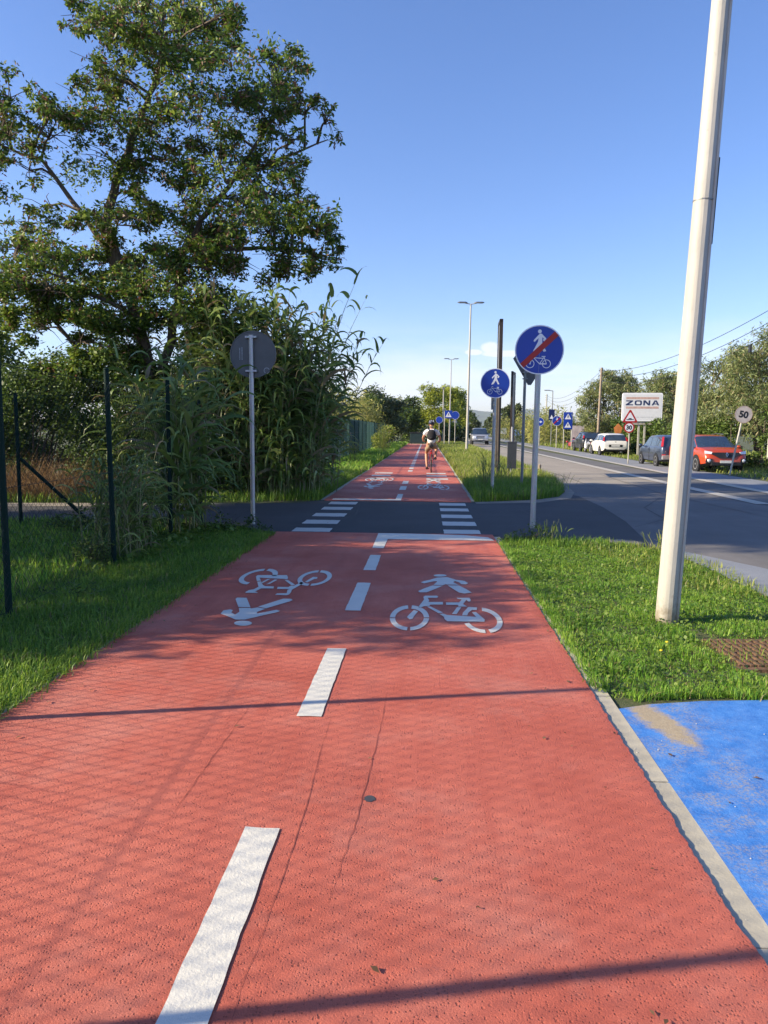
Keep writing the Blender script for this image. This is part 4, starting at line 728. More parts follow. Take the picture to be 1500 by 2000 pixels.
# ------------------------------------------------------------ vegetation further off
def farreeds(x, y, n, rx, ry, H, label, seed): return reeds('yellow_reed_clump', (x, y, 0), n, rx, ry, H, label, seed, LF_YEL, .10, 1.1, 11, lean=.07)
farreeds(-5.0, 33, 60, 1.0, 3.2, 3.6, 'pale yellow-green reeds behind the nearest panels of the green fence', 121)
farreeds(-5.6, 43, 80, 1.2, 4.0, 4.3, 'sunlit yellow reeds rising behind the green fence', 122)
farreeds(-4.9, 58, 60, 1.0, 3.0, 4.6, 'pale reeds over the middle of the green fence', 126)
farreeds(-6.4, 56, 80, 2.0, 4.0, 5.2, 'farther yellow reeds behind the green fence', 123)
small_tree('broadleaf_tree', (-4.6, 72, 0), 5.0, ball_clumps(22, 2.6, 3., .8, 5.0, 1.1, 131), 'olive rounded tree at the left end of the far path', .30, LF_FAR, 420, 132)
small_tree('broadleaf_tree', (-5.4, 66, 0), 4.4, ball_clumps(14, 1.6, 2.2, .8, 4.3, .9, 139), 'dark bushy tree reaching over the end of the green fence', .28, LF_HEDGE, 420, 140)
small_tree('broadleaf_tree', (-2.0, 90, 0), 4.6, ball_clumps(20, 2.4, 2., .4, 4.9, 1.1, 133), 'dark green thicket closing off the end of the far path', .34, LF_HEDGE, 380, 134)
small_tree('pine_tree', (.9, 98, 0), 7.4, ball_clumps(26, 3.3, 3., 1.6, 7.0, 1.25, 135, .6), 'tall sunlit pine above the end of the cycle path', .34, LF_PINE, 360, 136, .2, droop=0., aspect=.25)
small_tree('pine_tree', (3.6, 106, 0), 7.0, ball_clumps(24, 2.6, 3., 1.0, 6.9, 1.2, 137, .6), 'dark pine beside the double-armed street lamps', .42, LF_PINE, 360, 138, .2, droop=0., aspect=.25)
small_tree('pine_tree', (-3.4, 104, 0), 6.2, ball_clumps(18, 2.6, 2.4, 1.5, 6.2, 1.2, 141, .6), 'lower pine left of the tall sunlit pine', .42, LF_PINE, 340, 142, .18, droop=0., aspect=.25)
bush((3.2, 92, 0), 2.2, 1.6, 2.2, 'dark bush at the foot of the pines beside the main road', 143, LF_DARK, 260, .3)
for i, (x, y, H, rx, lab) in enumerate([(11.8, 80, 4.2, 1.6, 'reeds behind the round blue bicycle signs'), (14.3, 84, 4.8, 1.8, 'tallest yellow reeds behind the blue crossing signs'), (13.4, 100, 4.8, 1.8, 'reeds around the foot of the white pole'), (16.9, 76, 3.8, 1.4, 'reeds right of the blue crossing signs'), (12.4, 120, 4.2, 1.6, 'farther reeds left of the round blue signs')]):
    reeds('yellow_reed_clump', (x, y, 0), 46, rx, 1.6, H, lab, 150+i, LF_YEL, .13, 1.1, 10, lean=.06)
for i, (x, y, H, rx, lab) in enumerate([(12.5, 86, 1.6, 2., 'green scrub below the round blue signs'), (16.5, 90, 2.4, 2.2, 'green scrub behind the pale panel'), (15.5, 135, 6.0, 3.2, 'far bush line right of the main road'), (10.5, 190, 6.5, 4., 'hazy bushes at the far end of the main road'), (22, 210, 6.5, 7., 'distant rounded bushes beyond the small white signs')]):
    bush((x, y, 0), rx, rx*.6, H, lab, 160+i, LF_FAR, 300 if y > 100 else 420, .26 if y < 100 else .5)
# low woods on the horizon: nobody could count them
r = np.random.default_rng(171); cls = []
for k in range(420):
    a = r.uniform(-.55, .62); D = r.uniform(330, 620); H = r.uniform(3, 8); cls.append((math.sin(a)*D, math.cos(a)*D, H*.45, r.uniform(4, 9), 4, H*.5, 160))
P = cloud(cls, 172); P = P[P[:, 2] > 0]; ang = np.arctan2(P[:, 0], P[:, 1]); P = P[(ang < -.0) | (ang > .035)]
tag(leaves('far_woods', P, 1.5, LF_FAR, None, .7, .5, 173), kind='stuff')
# hills
def hills(name, D, H, a0, a1, seed, c, width):
    rr_ = np.random.default_rng(seed); n = 160; m = 14; ph = rr_.uniform(0, 6.28, 6); V = []; F = []
    for i in range(n+1):
        a = a0+(a1-a0)*i/n; s = i/n; pf = .55+.25*math.sin(s*7+ph[0])+.14*math.sin(s*17+ph[1])+.07*math.sin(s*41+ph[2])+.03*math.sin(s*97+ph[3]); pf *= min(1, s*6)*min(1, (1-s)*6)
        for j in range(m+1):
            q = j/m; d = D+(q-.5)*width; z = H*pf*math.sin(math.pi*q)**.8*(1+.12*math.sin(s*60+q*9+ph[4])) if 0 < q < 1 else -1
            V.append((math.sin(a)*d, math.cos(a)*d, z))
    for i in range(n):
        for j in range(m): k = i*(m+1)+j; F.append((k, k+1, k+m+2, k+m+1))
    mt, t, b = nodes(name+'_cover'); P_ = pos(t); t.links.new(ramp(t, noise(t, .006, 6, .7, P_), [(.35, tuple(x*.6 for x in c)), (.65, tuple(x*1.3 for x in c))]), b.inputs['Base Color']); b.inputs['Roughness'].default_value = 1
    o = fast_mesh(name, V, None, F, mt, None, True); o['kind'] = 'structure'; return o
hills('hills', 5200, 165, -.25, .42, 5, (.07, .10, .05), 1500)

# fallen leaves and grit
r = np.random.default_rng(301)
P = np.concatenate([np.stack([r.uniform(.5, .93, 26), r.uniform(1.2, 9.5, 26), np.full(26, .027)], 1), np.stack([r.uniform(-2.1, .9, 22), r.uniform(1.8, 10, 22), np.full(22, .027)], 1), np.stack([r.uniform(-2.1, -1.8, 40), r.uniform(3, 10, 40), np.full(40, .027)], 1), np.stack([r.uniform(1.05, 3, 26), r.uniform(1.6, 3.95, 26), np.full(26, .014)], 1), np.stack([r.uniform(-6, 3, 60), r.uniform(10.5, 14.5, 60), np.full(60, .016)], 1)])
def flat_leaves(name, P, size, mat, seed):
    r = np.random.default_rng(seed); n = len(P); a = r.uniform(0, 6.28, n); d = np.stack([np.cos(a), np.sin(a), r.uniform(-.02, .25, n)], 1); s = np.stack([-np.sin(a), np.cos(a), r.uniform(-.2, .2, n)], 1); L = (size*r.uniform(.4, 1.3, n))[:, None]
    V = np.stack([P, P+d*L*.5+s*L*.25+np.array([0, 0, .003]), P+d*L, P+d*L*.5-s*L*.25+np.array([0, 0, .003])], 1).reshape(-1, 3); return fast_mesh(name, V, None, np.arange(n*4).reshape(n, 4), mat)
tag(flat_leaves('fallen_leaves', P, .028, leaf('fallen_leaf', [(.3, (.10, .06, .03)), (.7, (.26, .17, .08))], 3., .1, .7), 302), kind='stuff')
P = np.concatenate([np.stack([r.uniform(1.05, 3.2, 60), r.uniform(1.4, 3.95, 60), np.full(60, .012)], 1), np.stack([r.normal(.96, .04, 30), r.uniform(1.2, 4, 30), np.full(30, .013)], 1)]); gm = MB()
for p in P: q = r.uniform(.0015, .0042); gm.ball((p[0], p[1], p[2]), q, q*r.uniform(.6, 1), q*.7, 6, 4)
tag(gm.build('grit', simple('pale_grit', (.50, .48, .43), .8), None), kind='stuff')
# ------------------------------------------------------------ fences
fx = lambda y: -3.12-.012*max(0, y-2)-.045*max(0, y-5.2)
def chainlink(mb, a, b, z0, z1, pitch=.085, wr=.0026):
    """diagonal wires in both directions between ground points a and b"""
    a = Vector(a); b = Vector(b); L = (b-a).length; d = (b-a)/L; H = z1-z0; r = random.Random(int(L*100))
    def P(s, z, o): q = a+d*s; return (q.x+o*d.y, q.y-o*d.x, z0+z)
    k = -H
    while k < L:
        for sg in (1, -1):
            s0, s1 = (k, k+H) if sg > 0 else (k+H, k); z_a, z_b = 0., H
            lo, hi = 0., 1.
            for e0, e1 in ((s0, s1),):
                dd = e1-e0
                t0, t1 = (0-e0)/dd, (L-e0)/dd
                if t0 > t1: t0, t1 = t1, t0
                lo, hi = max(lo, t0), min(hi, t1)
            if hi-lo > .02:
                nseg = max(2, int((hi-lo)*H/.3)); bul = lambda t: .02*math.sin(t*7+k*.3)
                mb.tube([P(s0+(s1-s0)*t, z_a+(z_b-z_a)*t, sg*.001+bul(t)) for t in [lo+(hi-lo)*q/nseg for q in range(nseg+1)]], wr, 3, False)
        k += pitch
fen = empty('chain_link_fence', (-3.36, 3.2, 0), 'dark green chain-link fence along the left verge, turning the corner at the side road', 'fence')
FO = fen.location
py = [-3.13, -1.03, 1.07, 3.19, 5.38, 7.6, 9.7, 11.35]
for i, y in enumerate(py):
    mb = MB(); H = 2.08 if i != 5 else 2.06; lx = .02 if i == 5 else 0
    mb.tube([(fx(y)-FO.x, y-FO.y, -.1), (fx(y)-FO.x-lx, y-FO.y, H)], .026, 10); mb.ball((fx(y)-FO.x-lx, y-FO.y, H), .029, .029, .018); mb.build('post', GREENP, fen, True)
mb = MB()
for y0, y1 in zip(py, py[1:]):
    chainlink(mb, (fx(y0)-FO.x, y0-FO.y, 0), (fx(y1)-FO.x, y1-FO.y, 0), .04, 1.93, .085, .0021 if y0 < 4 else .0014)
sx = [(-3.51, 11.35), (-5.85, 10.35), (-8.4, 9.9), (-11, 9.5)]
for a, b_ in zip(sx, sx[1:]): chainlink(mb, (a[0]-FO.x, a[1]-FO.y, 0), (b_[0]-FO.x, b_[1]-FO.y, 0), .04, 1.85, .10, .0012)
mb.build('wire_mesh', GREENM, fen, fix=False)
mb = MB()
for z in (.06, 1.0, 1.92):
    mb.tube([(fx(y)-FO.x, y-FO.y, z) for y in py], .0022, 4); mb.tube([(x-FO.x, y-FO.y, z) for x, y in sx], .0025, 4)
mb.build('tension_wire', GREENM, fen)
for x, y in sx[1:]:
    mb = MB(); mb.tube([(x-FO.x, y-FO.y, -.1), (x-FO.x, y-FO.y, 1.95)], .026, 10); mb.build('post', GREENP, fen, True)
MB().tube([(-5.82-FO.x, 10.35-FO.y, 1.02), (-4.95-FO.x, 10.72-FO.y, .02)], .026, 8).build('brace', GREENP, fen, True)
pf = empty('panel_fence', (-3.82, 16.6, 0), 'green vertical-wire panel fence running along the left side of the far path', 'fence'); PO = pf.location
r = random.Random(2); y = 16.6; mbw = MB(); k = 0
while y < 80:
    if k < 60:
        x = -3.82+random.Random(k).uniform(-.02, .02); MB().box(x-.03-PO.x, x+.03-PO.x, y-.03-PO.y, y+.03-PO.y, -.05, 2.1).build('post', GREENP, pf)
    q = y+.05
    while q < min(y+2.5, 80): mbw.box(-3.823-PO.x, -3.817-PO.x, q-.0035-PO.y, q+.0035-PO.y, .05, 2.03); q += .05
    for z in (.1, .7, 1.35, 1.95): mbw.box(-3.815-PO.x, -3.807-PO.x, y-PO.y, y+2.5-PO.y, z, z+.012)
    y += 2.5; k += 1
mbw.build('wire_panel', GREENW, pf, fix=False)
# privacy screens on part of it
for y in (29.1, 36.6): MB().box(-3.86-PO.x, -3.845-PO.x, y+.06-PO.y, y+(2.44 if y < 30 else 4.9)-PO.y, .1, 2.0).build('shade_net', GREENP, pf)

# ------------------------------------------------------------ sign pictures (unit circle, x right, z up)
def pg_person(full=True):
    head = [(-.01+.075*math.cos(a/16*6.2832), .73+.078*math.sin(a/16*6.2832)) for a in range(16)]
    body = [(-.01, .64), (.07, .64), (.25, .46), (.25, .42), (.18, .34), (.13, .37), (.15, .46), (.10, .50), (.10, .28), (.27, -.05), (.17, -.08), (.03, .18), (-.12, -.05), (-.26, -.10), (-.24, -.02), (-.07, .32), (-.05, .46), (-.14, .38), (-.20, .31), (-.25, .34), (-.23, .40)]
    return [head, body]
def bar(a, b, w_):
    ax, az = a; bx, bz = b; L = math.hypot(bx-ax, bz-az); nx, nz = -(bz-az)/L*w_/2, (bx-ax)/L*w_/2
    return [(ax+nx, az+nz), (bx+nx, bz+nz), (bx-nx, bz-nz), (ax-nx, az-nz)]
def bike_polys(w_=.028):
    P = []; lw, rw, bb, st, hd = (-.36, -.56), (.30, -.56), (.02, -.56), (.17, -.34), (-.22, -.32)
    P += [bar(hd, st, w_), bar(hd, bb, w_), bar((.18, -.32), bb, w_), bar((.20, -.30), rw, w_), bar(bb, rw, w_*1.6), bar((-.24, -.24), lw, w_), bar((-.25, -.235), (-.14, -.215), w_), bar((.10, -.265), (.25, -.265), w_*1.3), bar((.18, -.34), (.19, -.27), w_)]
    return P, lw, rw
def put(parent, name, polys, y, s, cx, cz, mat, th=.002):
    """flat picture pieces, each polygon th thick standing just in front of the plate at y"""
    mb = MB()
    for i, p in enumerate(polys): mb.prism([(cx+a*s, cz+b*s) for a, b in p], y-th-i*.00015, y, 'xz')
    return mb.build(name, mat, parent)
def bikeart(parent, y, s, cx, cz, mat):
    P, lw, rw = bike_polys(); mb = MB()
    for i, p in enumerate(P): mb.prism([(cx+a*s, cz+b*s) for a, b in p], y-.002-i*.00015, y, 'xz')
    for c in (lw, rw): mb.ring((cx+c[0]*s, cz+c[1]*s), .148*s, .175*s, y-.0045, y, 20, 'xz')
    mb.ball((cx+lw[0]*s, y, cz+lw[1]*s), .03*s, .003, .03*s); return mb.build('bicycle_symbol', mat, parent)
def sign_root(name, loc, label, cat='road sign', rz=0., lean=(0, 0), group=None):
    o = empty(name, loc, label, cat, group, rz); o.rotation_euler = (lean[1], lean[0], rz); return o
def pole(o, H, r=.03, mat=None, x=0., y=0.):
    MB().tube([(x, y, -.12), (x, y, H)], r, 12).build('pole', mat or GALV, o, True)
def clamps(o, zs, y=-.02, w_=.06, mat=None):
    for z in zs: MB().box(-w_, w_, y-.02, y+.055, z-.014, z+.014).build('clamp', mat or GALV, o)
def round_plate(o, cz, R, yf=-.045, face=None, rim=True, back=False, cx=0.):
    s = 1 if back else -1
    MB().disc((cx, cz), R, -.040 if not back else .034, -.030 if not back else .044, 40).build('plate', ALU, o)
    y = -.0402; face = face or SBLUE
    MB().disc((cx, cz), R*.965, y-.0015, y, 40).build('face', face, o)
    if rim: MB().ring((cx, cz), R*.955, R*1.002, y-.003, y+.001, 40).build('rim', SWHITE, o)
    return y-.0016
# crossed-out pedestrian and cycle sign
o = sign_root('shared_path_end_sign', (1.60, 11.17, 0), 'big round blue sign with white walker and bicycle crossed out by a red diagonal bar', lean=(.008, 0))
pole(o, 2.9, .042); yy = round_plate(o, 2.64, .355); clamps(o, (2.45, 2.83))
put(o, 'pedestrian_symbol', pg_person(), yy, .36, .0, 2.64, SWHITE); bikeart(o, yy, .36, .0, 2.64, SWHITE)
put(o, 'diagonal_bar', [[(-.66, -.69), (-.76, -.57), (.66, .68), (.77, .55)][0:0] or [(-.62, -.73), (-.77, -.57), (.60, .745), (.76, .58)]], yy-.0045, .355, 0, 2.64, SRED)
# round blue shared path sign
o = sign_root('shared_path_sign', (1.52, 17.23, 0), 'smaller round blue walker-and-bicycle sign without red bar, beyond the crossing', lean=(.006, 0))
pole(o, 2.85, .038); yy = round_plate(o, 2.54, .335); clamps(o, (2.4, 2.7)); put(o, 'pedestrian_symbol', pg_person(), yy, .34, 0, 2.54, SWHITE); bikeart(o, yy, .34, 0, 2.54, SWHITE)
MB().box(-.075, -.03, .02, .06, 1.95, 2.25).build('cable_box', GALVD, o)
# grey back of a round sign, left
o = sign_root('round_sign', (-2.65, 11.19, 0), 'dark grey back of a round sign on a steel pole left of the crossing', lean=(.001, 0))
pole(o, 2.86, .034, GALV, 0, 0); MB().disc((.02, 2.58), .345, .036, .046, 44).ring((.02, 2.58), .335, .35, .028, .05, 44).build('plate', ALU, o)
clamps(o, (2.33, 2.83), -.012, .085)
MB().disc((.02, 2.58), .335, .0462, .048, 40).build('face', SRED, o)
mb = MB(); rr = random.Random(4)
mb.ring((.225, 2.34), .035, .045, .0345, .0362, 16)
for k in range(5): a = k*1.2566; mb.prism([(.225+.018*math.cos(a+q), 2.34+.018*math.sin(a+q)) for q in (0, .5, .9)], .0345, .0362, 'xz')
mb.build('round_stamp', simple('faint_print', (.32, .34, .37), .5), o)
mb = MB()
for c in range(2):
    z = 2.5
    while z < 2.68: h = rr.uniform(.008, .018); mb.box(-.19+c*.035, -.175+c*.035, .0345, .0362, z, z+h); z += h+.006
mb.build('printed_code', simple('faint_print', (.32, .34, .37), .5), o)
# give-way sign seen from behind behind the crossed-out sign
o = sign_root('give_way_sign', (2.38, 18.72, 0), 'triangular sign seen from its weathered back, half hidden behind the crossed-out blue sign', lean=(.005, 0)); pole(o, 2.95, .036, GALVD)
tri = [(.12-.04, 2.60), (.12+.04, 2.60), (.12+.42, 3.24), (.12+.36, 3.32), (.12-.36, 3.32), (.12-.42, 3.24)]
MB().prism(tri, .038, .046, 'xz').build('plate', ALU, o); MB().prism([(x*.96+.005, z*.99+.03) for x, z in tri], .0462, .048, 'xz').build('face', SRED, o); clamps(o, (2.75, 2.9), mat=GALVD)
# ------------------------------------------------------------ edge-on advertising frames on the verge
def totem(name, x0, y0, x1, y1, z0, z1, label, legs, slant=0., thick=.035, mat=TOTEM, legr=.05):
    """two posts and a panel running away from the camera"""
    o = empty(name, (x0, y0, 0), label, 'advertising sign'); d = Vector((x1-x0, y1-y0, 0)); L = d.length; u = d/L; n = Vector((u.y, -u.x, 0))
    for s in legs:
        q = u*(L*s); MB().tube([(q.x, q.y, -.2), (q.x, q.y, z1+slant*s)], legr, 10).build('post', mat, o, True)
    def P(s, z, t): q = u*(L*s)+n*t; return (q.x, q.y, z)
    fr = MB()
    for s0, s1, za, zb, zc, zd in ((0, 1, z0, z0+.09, z0, z0+.09), (0, 1, z1-.09, z1, z1-.09+slant, z1+slant), (0, .06, z0, z1, z0, z1+slant*.06), (.94, 1, z0, z1+slant*.94, z0, z1+slant)):
        fr.add([P(s0, za, -thick), P(s0, zb, -thick), P(s1, zd, -thick), P(s1, zc, -thick), P(s0, za, thick), P(s0, zb, thick), P(s1, zd, thick), P(s1, zc, thick)], [(0, 1, 2, 3), (7, 6, 5, 4), (0, 4, 5, 1), (1, 5, 6, 2), (2, 6, 7, 3), (3, 7, 4, 0)])
    fr.build('frame', mat, o)
    t2 = thick*.5
    MB().add([P(.05, z0+.05, -t2), P(.05, z1-.05, -t2), P(.95, z1-.05+slant, -t2), P(.95, z0+.05, -t2), P(.05, z0+.05, t2), P(.05, z1-.05, t2), P(.95, z1-.05+slant, t2), P(.95, z0+.05, t2)], [(0, 1, 2, 3), (7, 6, 5, 4), (0, 4, 5, 1), (1, 5, 6, 2), (2, 6, 7, 3), (3, 7, 4, 0)]).build('panel', simple('grey_panel_print', (.12, .12, .125), .5, 0, .5, 3.), o)
    return o
totem('advertising_frame', 2.13, 22.3, 2.36, 25.4, 2.75, 4.72, 'tallest dark brown advertising frame seen edge-on behind the smaller round blue sign', (0.02, .98), .30, .05)
totem('advertising_frame', 2.62, 23.6, 2.96, 25.8, 1.55, 3.32, 'lower dark advertising frame seen edge-on, right of the tallest one', (.02, .98), .12, .03, TOTEM, .032)
o = empty('notice_box', (2.62, 23.2, 0), 'dark grey flat box on a short post at the foot of the lower advertising frame', 'box'); MB().tube([(0, 0, -.1), (0, 0, 1.6)], .035, 8).build('post', GALV, o, True); MB().box(-.14, .14, -.10, -.04, .32, 1.14).build('box', simple('dark_grey_box', (.05, .055, .065), .5), o, bevel=.008); MB().box(-.145, .145, -.105, -.035, 1.10, 1.15).build('lid', simple('dark_grey_box', (.05, .055, .065), .5), o)
o = empty('wooden_rail', (2.8, 24.7, 0), 'low wooden rail with a knobbed end post at the road edge of the verge', 'rail')
MB().tube([(0, 0, .235), (.9, 0, .225)], .03, 8).build('rail', WOODP, o, True)
for x in (.05, .92): MB().tube([(x, 0, -.1), (x, 0, .34)], .045, 8).ball((x, 0, .35), .05).build('post', WOODP, o, True)
# ------------------------------------------------------------ street lamps
def lamp(loc, H, label, lean=0., r0=.083, mat=None, arms=True, detail=False):
    o = empty('street_lamp', loc, label, 'street lamp', 'double-armed street lamps along the cycle path'); o.rotation_euler = (0, lean, 0); mat = mat or POLEW
    angs = [R_(-108+a) for a in ([23.6]+list(range(75, 375, 12)))]   # round pole with one flat along its length
    pv = []; pf_ = []
    for z, rr_ in ((-.2, r0), (3.1, r0*.86), (H, r0*.52)): pv += [(rr_*math.cos(a), rr_*math.sin(a), z) for a in angs]
    na = len(angs)
    for i in (0, 1): pf_ += [(i*na+k, i*na+(k+1) % na, (i+1)*na+(k+1) % na, (i+1)*na+k) for k in range(na)]
    pf_.append(tuple(range(2*na, 3*na))); pl = MB().add(pv, pf_).build('pole', mat, o, True); pl.data.set_sharp_from_angle(angle=R_(14))
    if detail:
        k = MB(); k.tube([(r0*.72, -r0*.70, 0.0), (r0*.62, -r0*.60, 3.1), (r0*.36, -r0*.38, H)], [.011, .011, .008], 8); k.build('conduit', mat, o, True)
        mb = MB()
        for z, rr_ in ((3.12, r0*.865),): mb.tube([(0, 0, z-.004), (0, 0, z+.004)], rr_+.0025, 24)
        mb.build('band', GALVD, o); MB().box(r0*.82, r0*.82+.012, -.02, .02, 2.82, 3.42).build('label_strip', BLACK, o)
    MB().tube([(-.35, 0, H+.06), (0, 0, H), (.35, 0, H+.06)], .03, 8).build('arm', mat, o, True)
    for s in (-1, 1):
        vs = []; mb = MB(); 
        prof = [(0.22, .05, .03), (.35, .11, .045), (.75, .12, .035), (.87, .07, .02)]; z0 = H+.05
        for x, hw, th in prof: vs += [(s*x, -hw, z0+x*.05), (s*x, hw, z0+x*.05), (s*x, hw*.8, z0+x*.05+th*2), (s*x, -hw*.8, z0+x*.05+th*2)]
        fs = [(0, 1, 2, 3), (12, 15, 14, 13)]
        for i in range(3):
            for k in range(4): fs.append((i*4+k, i*4+4+k, i*4+4+(k+1) % 4, i*4+(k+1) % 4))
        mb.add(vs, fs); hd = mb.build('lamp_head', simple('grey_lamp_head', (.16, .17, .18), .4, .4), o)
        MB().box(s*.38 if s > 0 else s*.78, s*.78 if s > 0 else s*.38, -.07, .07, z0+.012, z0+.0165+.004).build('light_panel', simple('lamp_glass', (.5, .52, .5), .3), hd)
    return o
lamp((1.86, 5.71, 0), 9.9, 'thick pale street lamp post leaning slightly right, standing in the near grass', .038, .085, None, True, True)
lamp((2.66, 50, 0), 9.72, 'tall double-armed street lamp nearest beyond the crossing, left of the oncoming car', .010, .09)
lamp((2.62, 88, 0), 9.72, 'more distant double-armed street lamp, left of the nearer double-armed one', .010, .09)
o = empty('street_lamp', (15.65, 95, 0), 'single-armed dark street lamp on the right side of the road above the blue signs', 'street lamp')
MB().tube([(0, 0, 0), (0, 0, 6.6)], [.09, .05], 10).build('pole', GALVD, o, True); MB().tube([(0, 0, 6.55), (-.5, 0, 6.62)], .04, 8).build('arm', GALVD, o); MB().box(-1.05, -.4, -.13, .13, 6.58, 6.68).build('lamp_head', GALVD, o, bevel=.03)
o = empty('lamp_mast', (1.95, 92, 0), 'thin pale mast with a small box on top behind the far double-armed lamp', 'mast'); MB().tube([(0, 0, 0), (0, 0, 6.6)], [.09, .06], 8).build('pole', POLEW, o, True); MB().box(-.1, .1, -.1, .1, 6.5, 6.85).build('box', GALVD, o)
# ------------------------------------------------------------ far signs
def small_round(loc, z, R, label, art=None, face=None, H=None, lean=(0, 0)):
    o = sign_root('round_sign', loc, label, lean=lean); pole(o, H or z+R*.9, .035, POLEW); yy = round_plate(o, z, R, face=face)
    if art: art(o, yy, R, z)
    return o
def arrow(o, y, R, z): put(o, 'arrow', [[(-.6, -.1), (.1, -.1), (.1, -.32), (.65, .0), (.1, .32), (.1, .1), (-.6, .1)]], y, R, 0, z, SWHITE)
def walkbar(o, y, R, z): put(o, 'pedestrian_symbol', [[(a, b*1.0-.1) for a, b in q] for q in pg_person()], y, R, 0, z, SWHITE); put(o, 'diagonal_bar', [[(-.62, -.73), (-.77, -.57), (.60, .745), (.76, .58)]], y-.004, R, 0, z, SRED)
small_round((11.15, 75, 0), 2.44, .42, 'far round blue sign with a white arrow, leftmost right of the road', arrow)
small_round((11.3, 66, 0), 2.42, .42, 'far round blue sign crossed by a red bar, left of the double blue crossing sign', walkbar)
def cross_plate(o, cz, w_, part='plate', x=0., walker=False, y=-.04):
    p = MB().box(x-w_/2, x+w_/2, y, y+.012, cz-w_/2, cz+w_/2).build(part, SBLUE, o); y2 = y-.0005
    t = .40*w_; MB().prism([(x-t, cz-t*.85), (x+t, cz-t*.85), (x, cz+t*.9)], y2-.002, y2, 'xz').build('white_triangle', SWHITE, o)
    mb = MB(); s = w_*.42
    for q in pg_person(): mb.prism([(x+a*s, cz+(b-.32)*s) for a, b in q], y2-.004, y2-.0021, 'xz')
    mb.build('pedestrian_symbol', simple('sign_dark', (.01, .012, .05), .4), o)
o = sign_root('pedestrian_crossing_sign', (11.5, 62, 0), 'pair of square blue pedestrian crossing signs stacked one above the other on two poles'); pole(o, 3.0, .035, POLEW, -.3, .02); pole(o, 3.0, .035, POLEW, .35, .02); cross_plate(o, 2.72, .66); cross_plate(o, 2.04, .66)
MB().box(-.35, .38, -.035, -.026, 1.69, 3.07).build('back_board', SBLUE, o)
o = sign_root('blue_rectangular_sign', (12.8, 78, 0), 'narrow dark blue rectangular sign on a tall pole behind the far round signs'); pole(o, 3.9, .04, GALVD); MB().box(-.3, .3, -.05, -.03, 2.65, 3.75).build('plate', simple('sign_blue_dark', (.008, .02, .10), .4), o); put(o, 'white_symbol', [[(-.2, -.3), (.2, -.3), (.0, .1)]], -.0505, 1, 0, 3.1, SWHITE)
o = sign_root('pedestrian_crossing_sign', (1.98, 70, 0), 'square blue crossing sign with a white triangle beside the far path, above the cyclist'); pole(o, 3.3, .04, POLEW, -.36, .03); pole(o, 3.3, .04, POLEW, .1, .03); cross_plate(o, 3.01, .72)
MB().box(-.36, .36, -.028, -.018, 2.65, 3.37).build('back_board', SBLUE, o)
o = small_round((2.9, 78, 0), 3.1, .42, 'dark blue round sign half hidden behind the square blue crossing sign'); 
small_round((1.35, 84, 0), 2.7, .38, 'far round blue sign left of the square blue crossing sign, beyond the cyclist')
o = sign_root('warning_sign', (3.5, 95, 0), 'small triangular sign seen from behind in front of the dark pine'); pole(o, 2.9, .04, POLEW); MB().prism([(-.6, 2.1), (.6, 2.1), (0, 3.2)], -.04, -.025, 'xz').build('plate', simple('grey_sign_back_pale', (.35, .36, .37), .5), o)
for i, (x, y, z, lab) in enumerate([(11.9, 120, 1.54, 'small white roadside board, left one of two at the far road bend'), (13.4, 110, 1.32, 'small white roadside board, right one of two at the far road bend')]):
    o = sign_root('white_board', (x, y, 0), lab, 'board'); pole(o, z+.4, .04, POLEW, -.5, .03); pole(o, z+.4, .04, POLEW, .5, .03); MB().box(-.75, .75, -.03, 0, z-.45, z+.5).build('board', SWHITE, o); MB().box(-.5, .5, -.034, -.031, z-.05, z+.1).build('faded_stripe', simple('faded_blue', (.25, .40, .60), .5), o)
o = empty('display_panel', (13.1, 66, 0), 'large pale grey faded panel standing beside the dark parked car', 'panel'); MB().box(-.52, .52, -.05, .05, .35, 2.02).build('panel', simple('faded_panel_print', (.50, .46, .47), .6, 0, .25, 2.5), o); MB().box(-.56, -.52, -.06, .06, 0, 2.06).box(.52, .56, -.06, .06, 0, 2.06).build('frame', GALV, o)
o = empty('low_barrier', (2.6, 93, 0), 'low white barrier under the far signs at the end of the verge', 'barrier'); MB().box(-1.0, 1.4, -.1, .1, .35, .75).build('rail', SWHITE, o, bevel=.02)
for x in (-.8, .2, 1.2): MB().box(x-.05, x+.05, -.05, .05, 0, .35).build('leg', GALV, o)
o = empty('waste_container', (-1.1, 82.5, 0), 'dark green waste container standing at the end of the cycle path', 'container'); MB().box(-.75, .75, -.5, .5, .12, 1.2).build('bin_body', simple('dark_green_plastic', (.012, .035, .035), .5), o, bevel=.04); MB().box(-.78, .78, -.53, .53, 1.2, 1.32).build('lid', BLACK, o, bevel=.03)
for x in (-.6, .6): MB().torus((x, -.4, .09), .06, .03).build('wheel', TYRE, o)
# text helper
def text(parent, name, s, size, cx, cz, y, mat, bold=.0, sx=1., th=.002):
    c = bpy.data.curves.new('t', 'FONT'); c.body = s; c.size = size; c.align_x = 'CENTER'; c.align_y = 'CENTER'; c.offset = bold; c.extrude = th/2; c.resolution_u = 4
    t = bpy.data.objects.new('t', c); COL.objects.link(t); dg = bpy.context.evaluated_depsgraph_get(); me = bpy.data.meshes.new_from_object(t.evaluated_get(dg)); bpy.data.objects.remove(t)
    xs = [v.co.x for v in me.vertices]; ys = [v.co.y for v in me.vertices]; mx, my = (min(xs)+max(xs))/2, (min(ys)+max(ys))/2
    for v in me.vertices: v.co = Vector((cx+(v.co.x-mx)*sx, y-th/2-v.co.z, cz+(v.co.y-my)))
    me.materials.clear(); me.materials.append(mat); o = bpy.data.objects.new(name, me); COL.objects.link(o); o.parent = parent; return o
SBLK = simple('sign_black', (.012, .012, .014), .5)
